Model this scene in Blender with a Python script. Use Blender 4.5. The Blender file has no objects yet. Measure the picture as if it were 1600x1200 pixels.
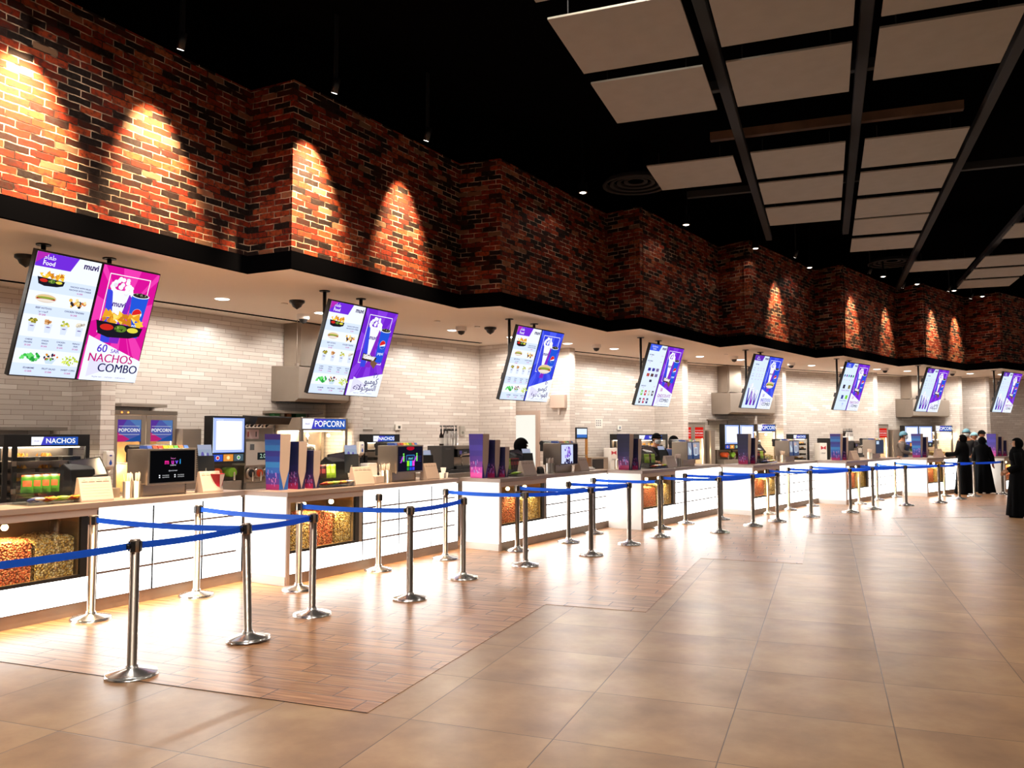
import bpy, bmesh, math, random
from mathutils import Vector, Matrix
R = math.radians
rnd = random.Random(7)
SC = bpy.context.scene
COL = SC.collection
def C(r, g, b):
    f = lambda c: (c/255/12.92) if c/255 <= .04045 else ((c/255+.055)/1.055)**2.4
    return (f(r), f(g), f(b), 1.0)

# ------------------------------------------------------------------ camera, world, exposure
cam = bpy.data.cameras.new('camera'); cam.lens = 28.8; cam.sensor_width = 36; cam.sensor_fit = 'HORIZONTAL'
cam.clip_start = .05; cam.clip_end = 200
camo = bpy.data.objects.new('camera', cam); COL.objects.link(camo)
camo.location = (0, 0, 1.72); camo.rotation_euler = (R(93.465), 0, R(20.951)); SC.camera = camo
w = bpy.data.worlds.new('world'); SC.world = w; w.use_nodes = True
w.node_tree.nodes['Background'].inputs[0].default_value = (1.0, .88, .76, 1)
w.node_tree.nodes['Background'].inputs[1].default_value = .3
SC.view_settings.view_transform = 'Standard'; SC.view_settings.look = 'None'
SC.view_settings.gamma = 1; SC.view_settings.exposure = 0.0; SC.view_settings.use_curve_mapping = False

# light levels (the fixtures that carry them are built below)
P_HALL = 14      # hall downlights
P_SOFFIT = 145    # soffit downlights
P_TRACK = 3300    # track heads on the brick
E_PANEL = 6.0    # backlit counter panels
P_POPCORN = 55

# ------------------------------------------------------------------ materials
MATS = {}
def mat(name, col, rough=.5, metal=0, emit=None, es=1.0, var=0, vscale=6, bump=0, bscale=60, coat=0, alpha=None):
    if name in MATS: return MATS[name]
    m = bpy.data.materials.new(name); m.use_nodes = True; nt = m.node_tree
    p = nt.nodes['Principled BSDF']
    p.inputs['Base Color'].default_value = col; p.inputs['Roughness'].default_value = rough; p.inputs['Metallic'].default_value = metal
    if coat: p.inputs['Coat Weight'].default_value = coat
    if emit: p.inputs['Emission Color'].default_value = emit; p.inputs['Emission Strength'].default_value = es
    tc = None
    if var or bump: tc = nt.nodes.new('ShaderNodeTexCoord')
    if var:
        n = nt.nodes.new('ShaderNodeTexNoise'); n.inputs['Scale'].default_value = vscale; n.inputs['Detail'].default_value = 4
        nt.links.new(tc.outputs['Object'], n.inputs['Vector'])
        h = nt.nodes.new('ShaderNodeHueSaturation'); h.inputs['Color'].default_value = col
        mr = nt.nodes.new('ShaderNodeMapRange'); mr.inputs[1].default_value = .25; mr.inputs[2].default_value = .75
        mr.inputs[3].default_value = 1-var; mr.inputs[4].default_value = 1+var
        nt.links.new(n.outputs[0], mr.inputs[0]); nt.links.new(mr.outputs[0], h.inputs['Value']); nt.links.new(h.outputs[0], p.inputs['Base Color'])
    if bump:
        n = nt.nodes.new('ShaderNodeTexNoise'); n.inputs['Scale'].default_value = bscale; n.inputs['Detail'].default_value = 3
        nt.links.new(tc.outputs['Object'], n.inputs['Vector'])
        b = nt.nodes.new('ShaderNodeBump'); b.inputs['Strength'].default_value = bump; b.inputs['Distance'].default_value = .01
        nt.links.new(n.outputs[0], b.inputs['Height']); nt.links.new(b.outputs[0], p.inputs['Normal'])
    MATS[name] = m
    return m
def emi(name, col, s):
    if name in MATS: return MATS[name]
    m = bpy.data.materials.new(name); m.use_nodes = True; nt = m.node_tree; nt.nodes.clear()
    e = nt.nodes.new('ShaderNodeEmission'); e.inputs[0].default_value = col; e.inputs[1].default_value = s
    o = nt.nodes.new('ShaderNodeOutputMaterial'); nt.links.new(e.outputs[0], o.inputs[0]); MATS[name] = m
    return m
def glassmat(name, tint, gloss=.12, rough=.03):
    if name in MATS: return MATS[name]
    m = bpy.data.materials.new(name); m.use_nodes = True; nt = m.node_tree; nt.nodes.clear()
    t = nt.nodes.new('ShaderNodeBsdfTransparent'); t.inputs[0].default_value = tint
    g = nt.nodes.new('ShaderNodeBsdfGlossy'); g.inputs['Roughness'].default_value = rough
    lw = nt.nodes.new('ShaderNodeLayerWeight'); lw.inputs[0].default_value = .5
    pw = nt.nodes.new('ShaderNodeMath'); pw.operation = 'POWER'; pw.inputs[1].default_value = 5; nt.links.new(lw.outputs['Facing'], pw.inputs[0])
    fr = nt.nodes.new('ShaderNodeMapRange'); fr.inputs[3].default_value = .03; fr.inputs[4].default_value = .6; nt.links.new(pw.outputs[0], fr.inputs[0])
    mx = nt.nodes.new('ShaderNodeMixShader'); o = nt.nodes.new('ShaderNodeOutputMaterial')
    nt.links.new(fr.outputs[0], mx.inputs[0]); nt.links.new(t.outputs[0], mx.inputs[1]); nt.links.new(g.outputs[0], mx.inputs[2]); nt.links.new(mx.outputs[0], o.inputs[0])
    MATS[name] = m; return m
def ink(r, g, b):      # lit display ink
    return emi('display_%d_%d_%d' % (r, g, b), C(r, g, b), 1.12)
def prt(r, g, b):      # printed ink
    return mat('print_%d_%d_%d' % (r, g, b), C(r, g, b), .45)

class NT:
    def __init__(s, name):
        s.m = bpy.data.materials.new(name); s.m.use_nodes = True; s.t = s.m.node_tree; s.p = s.t.nodes['Principled BSDF']; MATS[name] = s.m
    def n(s, typ, **k):
        x = s.t.nodes.new('ShaderNode'+typ)
        for a, v in k.items(): setattr(x, a, v)
        return x
    def l(s, a, b): s.t.links.new(a, b)
    def v(s, op, a, b=None, c=None):
        x = s.n('Math', operation=op)
        for i, q in enumerate((a, b, c)):
            if q is None: continue
            if isinstance(q, (int, float)): x.inputs[i].default_value = q
            else: s.l(q, x.inputs[i])
        return x.outputs[0]
    def ramp(s, fac, stops, const=False):
        x = s.n('ValToRGB'); cr = x.color_ramp; cr.interpolation = 'CONSTANT' if const else 'LINEAR'
        while len(cr.elements) > 1: cr.elements.remove(cr.elements[-1])
        cr.elements[0].position = stops[0][0]; cr.elements[0].color = stops[0][1]
        for p, c in stops[1:]:
            e = cr.elements.new(p); e.color = c
        s.l(fac, x.inputs[0]); return x.outputs[0]
    def mix(s, f, a, b, bt='MIX'):
        x = s.n('MixRGB', blend_type=bt)
        for i, q in enumerate((f, a, b)):
            if isinstance(q, (int, float)): x.inputs[i].default_value = q
            elif isinstance(q, tuple): x.inputs[i].default_value = q
            else: s.l(q, x.inputs[i])
        return x.outputs[0]
    def bricks(s, u, v, L, H, mortar, stag):
        """u,v in metres -> (mortar mask 0..1, per-brick random, second random)"""
        row = s.v('FLOOR', s.v('DIVIDE', v, H))
        wn = s.n('TexWhiteNoise', noise_dimensions='1D'); s.l(row, wn.inputs['W'])
        sh = s.v('ADD', s.v('MULTIPLY', row, stag), s.v('MULTIPLY', wn.outputs[0], .12))
        uu = s.v('ADD', s.v('DIVIDE', u, L), sh)
        cell = s.v('FLOOR', uu)
        fu = s.v('FRACT', uu); fv = s.v('FRACT', s.v('DIVIDE', v, H))
        du = s.v('MULTIPLY', s.v('MINIMUM', fu, s.v('SUBTRACT', 1, fu)), L)
        dv = s.v('MULTIPLY', s.v('MINIMUM', fv, s.v('SUBTRACT', 1, fv)), H)
        d = s.v('MINIMUM', du, dv)
        cx = s.n('CombineXYZ'); s.l(cell, cx.inputs[0]); s.l(row, cx.inputs[1])
        w2 = s.n('TexWhiteNoise', noise_dimensions='3D'); s.l(cx.outputs[0], w2.inputs['Vector'])
        sp = s.n('SeparateColor'); s.l(w2.outputs['Color'], sp.inputs[0])
        return d, w2.outputs[0], sp.outputs[1]

def brick_material():
    s = NT('old_red_brick')
    uv = s.n('UVMap'); uv.uv_map = 'UVMap'
    nz = s.n('TexNoise'); nz.inputs['Scale'].default_value = 9; nz.inputs['Detail'].default_value = 3; s.l(uv.outputs[0], nz.inputs['Vector'])
    sp = s.n('SeparateXYZ'); s.l(uv.outputs[0], sp.inputs[0])
    off = s.v('MULTIPLY', s.v('SUBTRACT', nz.outputs[0], .5), .022)
    u = s.v('ADD', sp.outputs[0], off); v = s.v('ADD', sp.outputs[1], off)
    d, r1, r2 = s.bricks(u, v, .235, .072, .006, .5)
    big = s.n('TexNoise'); big.inputs['Scale'].default_value = .9; big.inputs['Detail'].default_value = 2; s.l(uv.outputs[0], big.inputs['Vector'])
    f = s.v('ADD', s.v('MULTIPLY', r1, .72), s.v('MULTIPLY', s.v('SUBTRACT', big.outputs[0], .32), .75))
    col = s.ramp(f, [(0, (.006, .004, .003, 1)), (.27, (.012, .005, .004, 1)), (.38, (.04, .007, .003, 1)), (.48, (.13, .012, .004, 1)), (.68, (.2, .02, .006, 1)), (.85, (.27, .048, .014, 1)), (1, (.32, .1, .036, 1))])
    st = s.n('TexNoise'); st.inputs['Scale'].default_value = 22; st.inputs['Detail'].default_value = 6; s.l(uv.outputs[0], st.inputs['Vector'])
    col = s.mix(s.ramp(st.outputs[0], [(.44, (0, 0, 0, 1)), (.7, (.85, .85, .85, 1))]), col, (.02, .012, .01, 1))
    col = s.mix(s.v('MULTIPLY', s.v('GREATER_THAN', r2, .94), .4), col, (.34, .17, .09, 1))
    mk = s.n('MapRange'); mk.inputs[1].default_value = .004; mk.inputs[2].default_value = .0065; s.l(d, mk.inputs[0])
    mn = s.n('TexNoise'); mn.inputs['Scale'].default_value = 5; s.l(uv.outputs[0], mn.inputs['Vector'])
    mc = s.ramp(mn.outputs[0], [(.43, (.025, .012, .008, 1)), (.62, (.5, .33, .22, 1))])
    s.l(s.mix(mk.outputs[0], mc, col), s.p.inputs['Base Color'])
    s.p.inputs['Roughness'].default_value = .85; s.p.inputs['Specular IOR Level'].default_value = .12
    b = s.n('Bump'); b.inputs['Strength'].default_value = .8; b.inputs['Distance'].default_value = .008
    hh = s.v('ADD', mk.outputs[0], s.v('MULTIPLY', st.outputs[0], .5)); s.l(hh, b.inputs['Height']); s.l(b.outputs[0], s.p.inputs['Normal'])
    return s.m
def tile_material():
    s = NT('glazed_white_metro_tile')
    uv = s.n('UVMap'); uv.uv_map = 'UVMap'
    sp = s.n('SeparateXYZ'); s.l(uv.outputs[0], sp.inputs[0])
    d, r1, r2 = s.bricks(sp.outputs[0], sp.outputs[1], .4, .0655, .003, .37)
    col = s.ramp(r1, [(0, C(206, 196, 188)), (.5, C(213, 204, 196)), (.88, C(219, 211, 203)), (1, C(234, 228, 222))])
    mk = s.n('MapRange'); mk.inputs[1].default_value = .0015; mk.inputs[2].default_value = .0035; s.l(d, mk.inputs[0])
    s.l(s.mix(mk.outputs[0], C(150, 132, 120), col), s.p.inputs['Base Color'])
    s.p.inputs['Roughness'].default_value = .24
    nz = s.n('TexNoise'); nz.inputs['Scale'].default_value = 7; s.l(uv.outputs[0], nz.inputs['Vector'])
    b = s.n('Bump'); b.inputs['Strength'].default_value = .35; b.inputs['Distance'].default_value = .006
    s.l(s.v('ADD', s.v('ADD', mk.outputs[0], s.v('MULTIPLY', r2, .5)), nz.outputs[0]), b.inputs['Height']); s.l(b.outputs[0], s.p.inputs['Normal'])
    return s.m
def floor_tile_material():
    s = NT('large_stone_floor_tile')
    g = s.n('NewGeometry'); sp = s.n('SeparateXYZ'); s.l(g.outputs['Position'], sp.inputs[0])
    fu = s.v('FRACT', s.v('DIVIDE', s.v('ADD', sp.outputs[0], 90.165), .905)); fv = s.v('FRACT', s.v('DIVIDE', s.v('ADD', sp.outputs[1], 89.1), .9))
    cu = s.v('FLOOR', s.v('DIVIDE', s.v('ADD', sp.outputs[0], 90.165), .905)); cv = s.v('FLOOR', s.v('DIVIDE', s.v('ADD', sp.outputs[1], 89.1), .9))
    d = s.v('MINIMUM', s.v('MINIMUM', fu, s.v('SUBTRACT', 1, fu)), s.v('MINIMUM', fv, s.v('SUBTRACT', 1, fv)))
    cx = s.n('CombineXYZ'); s.l(cu, cx.inputs[0]); s.l(cv, cx.inputs[1])
    w2 = s.n('TexWhiteNoise'); s.l(cx.outputs[0], w2.inputs['Vector'])
    add = s.n('VectorMath', operation='MULTIPLY_ADD'); s.l(w2.outputs['Color'], add.inputs[0]); add.inputs[1].default_value = (9, 9, 9); s.l(g.outputs['Position'], add.inputs[2])
    n1 = s.n('TexNoise'); n1.inputs['Scale'].default_value = 1.6; n1.inputs['Detail'].default_value = 6; n1.inputs['Roughness'].default_value = .62; s.l(add.outputs[0], n1.inputs['Vector'])
    col = s.ramp(n1.outputs[0], [(.28, C(143, 106, 75)), (.5, C(167, 128, 90)), (.72, C(188, 150, 108))])
    hs = s.n('HueSaturation'); s.l(col, hs.inputs['Color']); s.l(s.v('ADD', .95, s.v('MULTIPLY', w2.outputs[0], .1)), hs.inputs['Value'])
    mk = s.n('MapRange'); mk.inputs[1].default_value = .0026; mk.inputs[2].default_value = .005; s.l(d, mk.inputs[0])
    s.l(s.mix(mk.outputs[0], C(92, 66, 48), hs.outputs[0]), s.p.inputs['Base Color'])
    n2 = s.n('TexNoise'); n2.inputs['Scale'].default_value = 3; n2.inputs['Detail'].default_value = 5; s.l(g.outputs['Position'], n2.inputs['Vector'])
    rr = s.n('MapRange'); rr.inputs[3].default_value = .27; rr.inputs[4].default_value = .42; s.l(n2.outputs[0], rr.inputs[0]); s.l(rr.outputs[0], s.p.inputs['Roughness'])
    b = s.n('Bump'); b.inputs['Strength'].default_value = .25; b.inputs['Distance'].default_value = .004; s.l(s.v('ADD', mk.outputs[0], s.v('MULTIPLY', n1.outputs[0], .6)), b.inputs['Height']); s.l(b.outputs[0], s.p.inputs['Normal'])
    return s.m
def plank_material():
    s = NT('wood_look_plank')
    g = s.n('NewGeometry'); sp = s.n('SeparateXYZ'); s.l(g.outputs['Position'], sp.inputs[0])
    u = s.v('ADD', sp.outputs[0], 80); v = s.v('ADD', sp.outputs[1], 79.9)
    row = s.v('FLOOR', s.v('DIVIDE', v, .2)); uu = s.v('ADD', s.v('DIVIDE', u, .68), s.v('MULTIPLY', row, .385)); cell = s.v('FLOOR', uu)
    fu = s.v('FRACT', uu); fv = s.v('FRACT', s.v('DIVIDE', v, .2))
    d = s.v('MINIMUM', s.v('MULTIPLY', s.v('MINIMUM', fu, s.v('SUBTRACT', 1, fu)), .68), s.v('MULTIPLY', s.v('MINIMUM', fv, s.v('SUBTRACT', 1, fv)), .2))
    cx = s.n('CombineXYZ'); s.l(cell, cx.inputs[0]); s.l(row, cx.inputs[1])
    w2 = s.n('TexWhiteNoise'); s.l(cx.outputs[0], w2.inputs['Vector'])
    mp = s.n('Mapping'); mp.inputs['Scale'].default_value = (2.2, 34, 1); s.l(g.outputs['Position'], mp.inputs[0])
    ad = s.n('VectorMath', operation='MULTIPLY_ADD'); s.l(w2.outputs['Color'], ad.inputs[0]); ad.inputs[1].default_value = (20, 20, 20); s.l(mp.outputs[0], ad.inputs[2])
    n1 = s.n('TexNoise'); n1.inputs['Scale'].default_value = 1.0; n1.inputs['Detail'].default_value = 5; s.l(ad.outputs[0], n1.inputs['Vector'])
    col = s.ramp(n1.outputs[0], [(.3, C(144, 94, 60)), (.5, C(186, 132, 90)), (.7, C(210, 160, 114))])
    hs = s.n('HueSaturation'); s.l(col, hs.inputs['Color']); s.l(s.v('ADD', .86, s.v('MULTIPLY', w2.outputs[0], .26)), hs.inputs['Value'])
    mk = s.n('MapRange'); mk.inputs[1].default_value = .003; mk.inputs[2].default_value = .006; s.l(d, mk.inputs[0])
    s.l(s.mix(mk.outputs[0], C(52, 28, 18), hs.outputs[0]), s.p.inputs['Base Color'])
    s.p.inputs['Roughness'].default_value = .3
    b = s.n('Bump'); b.inputs['Strength'].default_value = .3; b.inputs['Distance'].default_value = .003; s.l(s.v('ADD', mk.outputs[0], s.v('MULTIPLY', n1.outputs[0], .8)), b.inputs['Height']); s.l(b.outputs[0], s.p.inputs['Normal'])
    return s.m
def popcorn_material(name, stops):
    s = NT(name)
    tc = s.n('TexCoord'); vo = s.n('TexVoronoi'); vo.inputs['Scale'].default_value = 52; s.l(tc.outputs['Object'], vo.inputs['Vector'])
    sp = s.n('SeparateColor'); s.l(vo.outputs['Color'], sp.inputs[0])
    col = s.ramp(sp.outputs[0], stops)
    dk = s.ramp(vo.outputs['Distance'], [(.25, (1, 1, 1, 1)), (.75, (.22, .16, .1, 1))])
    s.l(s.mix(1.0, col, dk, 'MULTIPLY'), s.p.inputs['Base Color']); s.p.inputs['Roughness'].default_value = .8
    b = s.n('Bump'); b.invert = True; b.inputs['Strength'].default_value = 1; b.inputs['Distance'].default_value = .02; s.l(vo.outputs['Distance'], b.inputs['Height']); s.l(b.outputs[0], s.p.inputs['Normal'])
    return s.m
BRICK = brick_material(); TILE = tile_material(); FLOORT = floor_tile_material(); PLANK = plank_material()
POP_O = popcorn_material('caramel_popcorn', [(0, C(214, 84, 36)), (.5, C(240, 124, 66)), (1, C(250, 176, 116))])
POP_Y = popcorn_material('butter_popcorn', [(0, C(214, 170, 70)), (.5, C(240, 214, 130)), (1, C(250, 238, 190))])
BLACK = mat('black_plastic', C(18, 18, 20), .42, var=.15)
MATTE = mat('matt_black_paint', C(5, 5, 5), 1.0, var=.25, vscale=2); MATTE.node_tree.nodes['Principled BSDF'].inputs['Specular IOR Level'].default_value = 0.02
TRIMB = mat('black_fascia_board', C(3, 3, 5), .9)
for _m in (TRIMB, MATTE):      # dead flat blackout paint
    _d = _m.node_tree.nodes.new('ShaderNodeBsdfDiffuse'); _d.inputs[0].default_value = (.0016, .0016, .002, 1); _m.node_tree.links.new(_d.outputs[0], _m.node_tree.nodes['Material Output'].inputs[0])
STEEL = mat('brushed_steel', C(172, 160, 148), .3, .9, var=.08, vscale=3)
STEELD = mat('dull_steel_sheet', C(150, 138, 127), .4, .4, var=.1, vscale=2)
CHROME = mat('polished_chrome', C(215, 212, 208), .12, 1)
CAST = mat('satin_post_steel', C(166, 151, 138), .32, .95, var=.06)
WORK = mat('taupe_solid_surface', C(150, 130, 118), .35, var=.04, vscale=3)
WHITE = mat('white_laminate', C(236, 230, 222), .4, var=.02)
SOFF = mat('painted_soffit', C(244, 234, 220), .8, var=.015, vscale=1)
TOE = mat('greige_skirting', C(150, 134, 120), .5, var=.06)
GLOW = emi('backlit_acrylic', (1, .985, .95, 1), E_PANEL)
GLOW2 = emi('backlit_acrylic_soft', (1, .96, .9, 1), 1.15)
LAMPF = emi('lamp_face', (1, .93, .82, 1), 9)
RAIL = mat('aluminium_rail', C(96, 76, 66), .5, .2)
GLASS = glassmat('clear_glass', (.97, .98, .97, 1)); ACRYL = glassmat('clear_acrylic', (.93, .95, .94, 1))
BELT = mat('blue_webbing', C(34, 128, 248), .55, var=.05, vscale=40)
_nt = BELT.node_tree; _tr = _nt.nodes.new('ShaderNodeBsdfTranslucent'); _tr.inputs[0].default_value = C(40, 130, 245); _mx = _nt.nodes.new('ShaderNodeMixShader'); _mx.inputs[0].default_value = .45
_nt.links.new(_nt.nodes['Principled BSDF'].outputs[0], _mx.inputs[1]); _nt.links.new(_tr.outputs[0], _mx.inputs[2]); _nt.links.new(_mx.outputs[0], _nt.nodes['Material Output'].inputs[0])
GOLD = mat('warm_display_lining', C(170, 132, 84), .35, .5, var=.1)
PANELM = mat('woven_ceiling_panel', C(140, 132, 120), .7, var=.06, vscale=5, bump=.1)
BEIGE = mat('cream_card', C(194, 172, 158), .6, var=.02)
BLUESCR = emi('pale_blue_screen', C(150, 170, 195), .8)
SKIN = mat('skin', C(172, 116, 84), .5, var=.05); SKIN2 = mat('light_skin', C(198, 146, 112), .5, var=.05)
CLOTHB = mat('black_cloth', C(5, 5, 6), .95, var=.3, vscale=9, bump=.2); CLOTHB.node_tree.nodes['Principled BSDF'].inputs['Specular IOR Level'].default_value = .1

# ------------------------------------------------------------------ mesh builder
I4 = Matrix.Identity(4)
class MB:
    def __init__(s): s.v = []; s.f = []; s.mi = []; s.sm = []; s.mats = []; s.M = I4; s.uv = None
    def slot(s, m):
        if m not in s.mats: s.mats.append(m)
        return s.mats.index(m)
    def add(s, vs, fs, m, smooth=False):
        o = len(s.v); s.v += [tuple(s.M @ Vector(p)) for p in vs]
        i = s.slot(m)
        for f in fs: s.f.append(tuple(o+k for k in f)); s.mi.append(i); s.sm.append(smooth)
        return s
    def box(s, x0, y0, z0, x1, y1, z1, m):
        return s.add([(x0,y0,z0),(x1,y0,z0),(x1,y1,z0),(x0,y1,z0),(x0,y0,z1),(x1,y0,z1),(x1,y1,z1),(x0,y1,z1)],
                     [(0,3,2,1),(4,5,6,7),(0,1,5,4),(1,2,6,5),(2,3,7,6),(3,0,4,7)], m)
    def prism(s, pts, h, m):      # pts 3D planar ring, h extrude vector
        n = len(pts); h = Vector(h); b = [tuple(Vector(p)+h) for p in pts]
        return s.add(list(pts)+b, [tuple(range(n))[::-1], tuple(range(n, 2*n))]+[(i, (i+1) % n, n+(i+1) % n, n+i) for i in range(n)], m)
    def poly(s, pts, m): return s.add(pts, [tuple(range(len(pts)))], m)
    def tube(s, path, r, m, n=8, caps=True):
        path = [Vector(p) for p in path]; rs = r if isinstance(r, (list, tuple)) else [r]*len(path)
        vs = []; prev = None
        for i, p in enumerate(path):
            t = (path[min(i+1, len(path)-1)]-path[max(i-1, 0)]).normalized()
            a = prev if prev is not None else (Vector((0, 0, 1)) if abs(t.z) < .9 else Vector((1, 0, 0)))
            x = (a - t*a.dot(t)).normalized(); y = t.cross(x); prev = x
            for k in range(n):
                q = 2*math.pi*k/n; vs.append(tuple(p+(x*math.cos(q)+y*math.sin(q))*rs[i]))
        fs = [(i*n+k, i*n+(k+1) % n, (i+1)*n+(k+1) % n, (i+1)*n+k) for i in range(len(path)-1) for k in range(n)]
        s.add(vs, fs, m, True)
        if caps:
            o = len(s.v)-len(vs); i = s.slot(m)
            s.f += [tuple(o+k for k in range(n))[::-1], tuple(o+(len(path)-1)*n+k for k in range(n))]; s.mi += [i, i]; s.sm += [False, False]
        return s
    def lathe(s, prof, m, n=24, c=(0, 0, 0), sx=1, sy=1, caps=True):
        vs = [(c[0]+r*math.cos(2*math.pi*k/n)*sx, c[1]+r*math.sin(2*math.pi*k/n)*sy, c[2]+z) for r, z in prof for k in range(n)]
        fs = [(i*n+k, i*n+(k+1) % n, (i+1)*n+(k+1) % n, (i+1)*n+k) for i in range(len(prof)-1) for k in range(n)]
        s.add(vs, fs, m, True); o = len(s.v)-len(vs); i = s.slot(m)
        for row in (0, len(prof)-1) if caps else ():
            if prof[row][0] > 1e-4: s.f.append(tuple(o+row*n+k for k in range(n))); s.mi.append(i); s.sm.append(False)
        return s
    def ball(s, c, r, m, n=12, sx=1, sy=1, sz=1):
        prof = [(max(r*math.sin(math.pi*i/8), 1e-5), -r*math.cos(math.pi*i/8)*sz) for i in range(9)]
        return s.lathe(prof, m, n, c, sx, sy)
    def build(s, name, parent=None, bevel=0, loc=None, rz=0):
        me = bpy.data.meshes.new(name); me.from_pydata(s.v, [], s.f)
        for m in s.mats: me.materials.append(m)
        me.polygons.foreach_set('material_index', s.mi); me.polygons.foreach_set('use_smooth', s.sm)
        if s.uv is not None:
            ul = me.uv_layers.new(name='UVMap')
            for p in me.polygons:
                for li in p.loop_indices: ul.data[li].uv = s.uv[me.loops[li].vertex_index]
        me.update()
        o = bpy.data.objects.new(name, me); COL.objects.link(o)
        if parent: o.parent = parent
        if loc: o.location = loc
        if rz: o.rotation_euler.z = rz
        if bevel:
            b = o.modifiers.new('bevel', 'BEVEL'); b.width = bevel; b.segments = 2; b.limit_method = 'ANGLE'; b.angle_limit = R(40)
        return o
def tag(o, label=None, cat=None, group=None, kind=None):
    if label: o['label'] = label
    if cat: o['category'] = cat
    if group: o['group'] = group
    if kind: o['kind'] = kind
    return o
def thing(name, label, cat, loc, rz=0, group=None):
    o = bpy.data.objects.new(name, None); COL.objects.link(o); o.location = loc; o.rotation_euler.z = rz; o.empty_display_size = .1
    return tag(o, label, cat, group)
def copy_tree(o, parent=None):
    c = o.copy(); COL.objects.link(c)
    if parent: c.parent = parent
    for ch in list(o.children):
        copy_tree(ch, c)
    return c
def spot(name, loc, aim, power, size, col=(1, .84, .66), blend=.5, rad=.04, parent=None):
    l = bpy.data.lights.new(name, 'SPOT'); l.energy = power; l.spot_size = R(size); l.spot_blend = blend; l.color = col; l.shadow_soft_size = rad
    o = bpy.data.objects.new(name, l); COL.objects.link(o)
    o.location = loc; d = Vector(aim)-Vector(loc) if not parent else Vector(aim)
    o.rotation_euler = d.to_track_quat('-Z', 'Y').to_euler()
    if parent: o.parent = parent
    return o

# ------------------------------------------------------------------ flat artwork: screens, signs, prints
TXT = {}
def text_polys(t, size, bold=0, align='CENTER', shear=0):
    k = (t, size, bold, align, shear)
    if k in TXT: return TXT[k]
    c = bpy.data.curves.new('lettering', 'FONT'); c.body = t; c.size = size; c.align_x = align; c.align_y = 'CENTER'; c.resolution_u = 4 if size >= .08 else 2; c.offset = bold; c.shear = shear
    o = bpy.data.objects.new('lettering', c); m = o.to_mesh()
    r = ([(v.co.x, v.co.y) for v in m.vertices], [tuple(p.vertices) for p in m.polygons])
    o.to_mesh_clear(); bpy.data.objects.remove(o); bpy.data.curves.remove(c); TXT[k] = r
    return r
class Art:
    """coordinates: x right, y down from the top left corner, in metres; M maps (x, -y, layer) to the thing's space"""
    def __init__(s, mb, M, w, h, ink=ink): s.mb = mb; s.M = M; s.w = w; s.h = h; s.k = 0; s.ink = ink
    def pts(s, ps): return [tuple(s.M @ Vector((p[0], -p[1], .0006+s.k*.00022))) for p in ps]
    def poly(s, ps, c):
        s.k += 1; ps = [(min(max(x, 0), s.w), min(max(y, 0), s.h)) for x, y in ps]; s.mb.poly(s.pts(ps), s.ink(*c))
    def rect(s, x0, y0, x1, y1, c): s.poly([(x0, y1), (x1, y1), (x1, y0), (x0, y0)], c)
    def ell(s, cx, cy, rx, ry, c, n=18, a0=0, a1=360, rot=0):
        ps = []
        m = n if a1-a0 >= 360 else n+1
        for i in range(m):
            a = R(a0+(a1-a0)*i/n); x, y = rx*math.cos(a), ry*math.sin(a)
            ps.append((cx+x*math.cos(rot)-y*math.sin(rot), cy+x*math.sin(rot)+y*math.cos(rot)))
        s.poly(ps, c)
    def text(s, t, x, y, size, c, bold=0, align='CENTER', shear=0):
        s.k += 1; v, f = text_polys(t, size, bold, align, shear)
        s.mb.add(s.pts([(x+a, y-b) for a, b in v]), f, s.ink(*c))
    def ring(s, x0, y0, x1, y1, t, c):
        s.rect(x0, y0, x1, y0+t, c); s.rect(x0, y1-t, x1, y1, c); s.rect(x0, y0, x0+t, y1, c); s.rect(x1-t, y0, x1, y1, c)
def face_x(x, y0, z1):      # artwork on a face looking towards +X
    return Matrix(((0, 0, 1, x), (1, 0, 0, y0), (0, 1, 0, z1), (0, 0, 0, 1)))
def face_ny(x0, y, z1):     # artwork on a face looking towards -Y
    return Matrix(((1, 0, 0, x0), (0, 0, -1, y), (0, 1, 0, z1), (0, 0, 0, 1)))
AR_FOOD = '\ufee1\ufe8e\ufecc\ufec3'; AR_COMBO = '\ufeee\ufe92\ufee3\ufeee\ufedb'
AR_CHOC = '\ufeea\ufe97\ufefb\ufeee\ufedb\ufeee\ufeb8\ufedf\ufe8d'; AR_HOT = '\ufecd\ufeed\ufea9 \ufe95\ufeee\ufeec\ufedf\ufe8d'
def a_muvi(A, x, y, s):
    A.text('muvi', x, y, s, (52, 24, 92), s*.035)
def a_popcorn_top(A, cx, cy, w, h, seed=1):
    q = random.Random(seed)
    for i in range(26):
        a = q.random(); b = q.random()
        x = cx+(a-.5)*w*(1-.35*b); y = cy-b*h; g = q.choice([255, 240, 225, 232])
        A.ell(x, y, w*.085, w*.08, (g, g, min(255, g+8)), 8)
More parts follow.
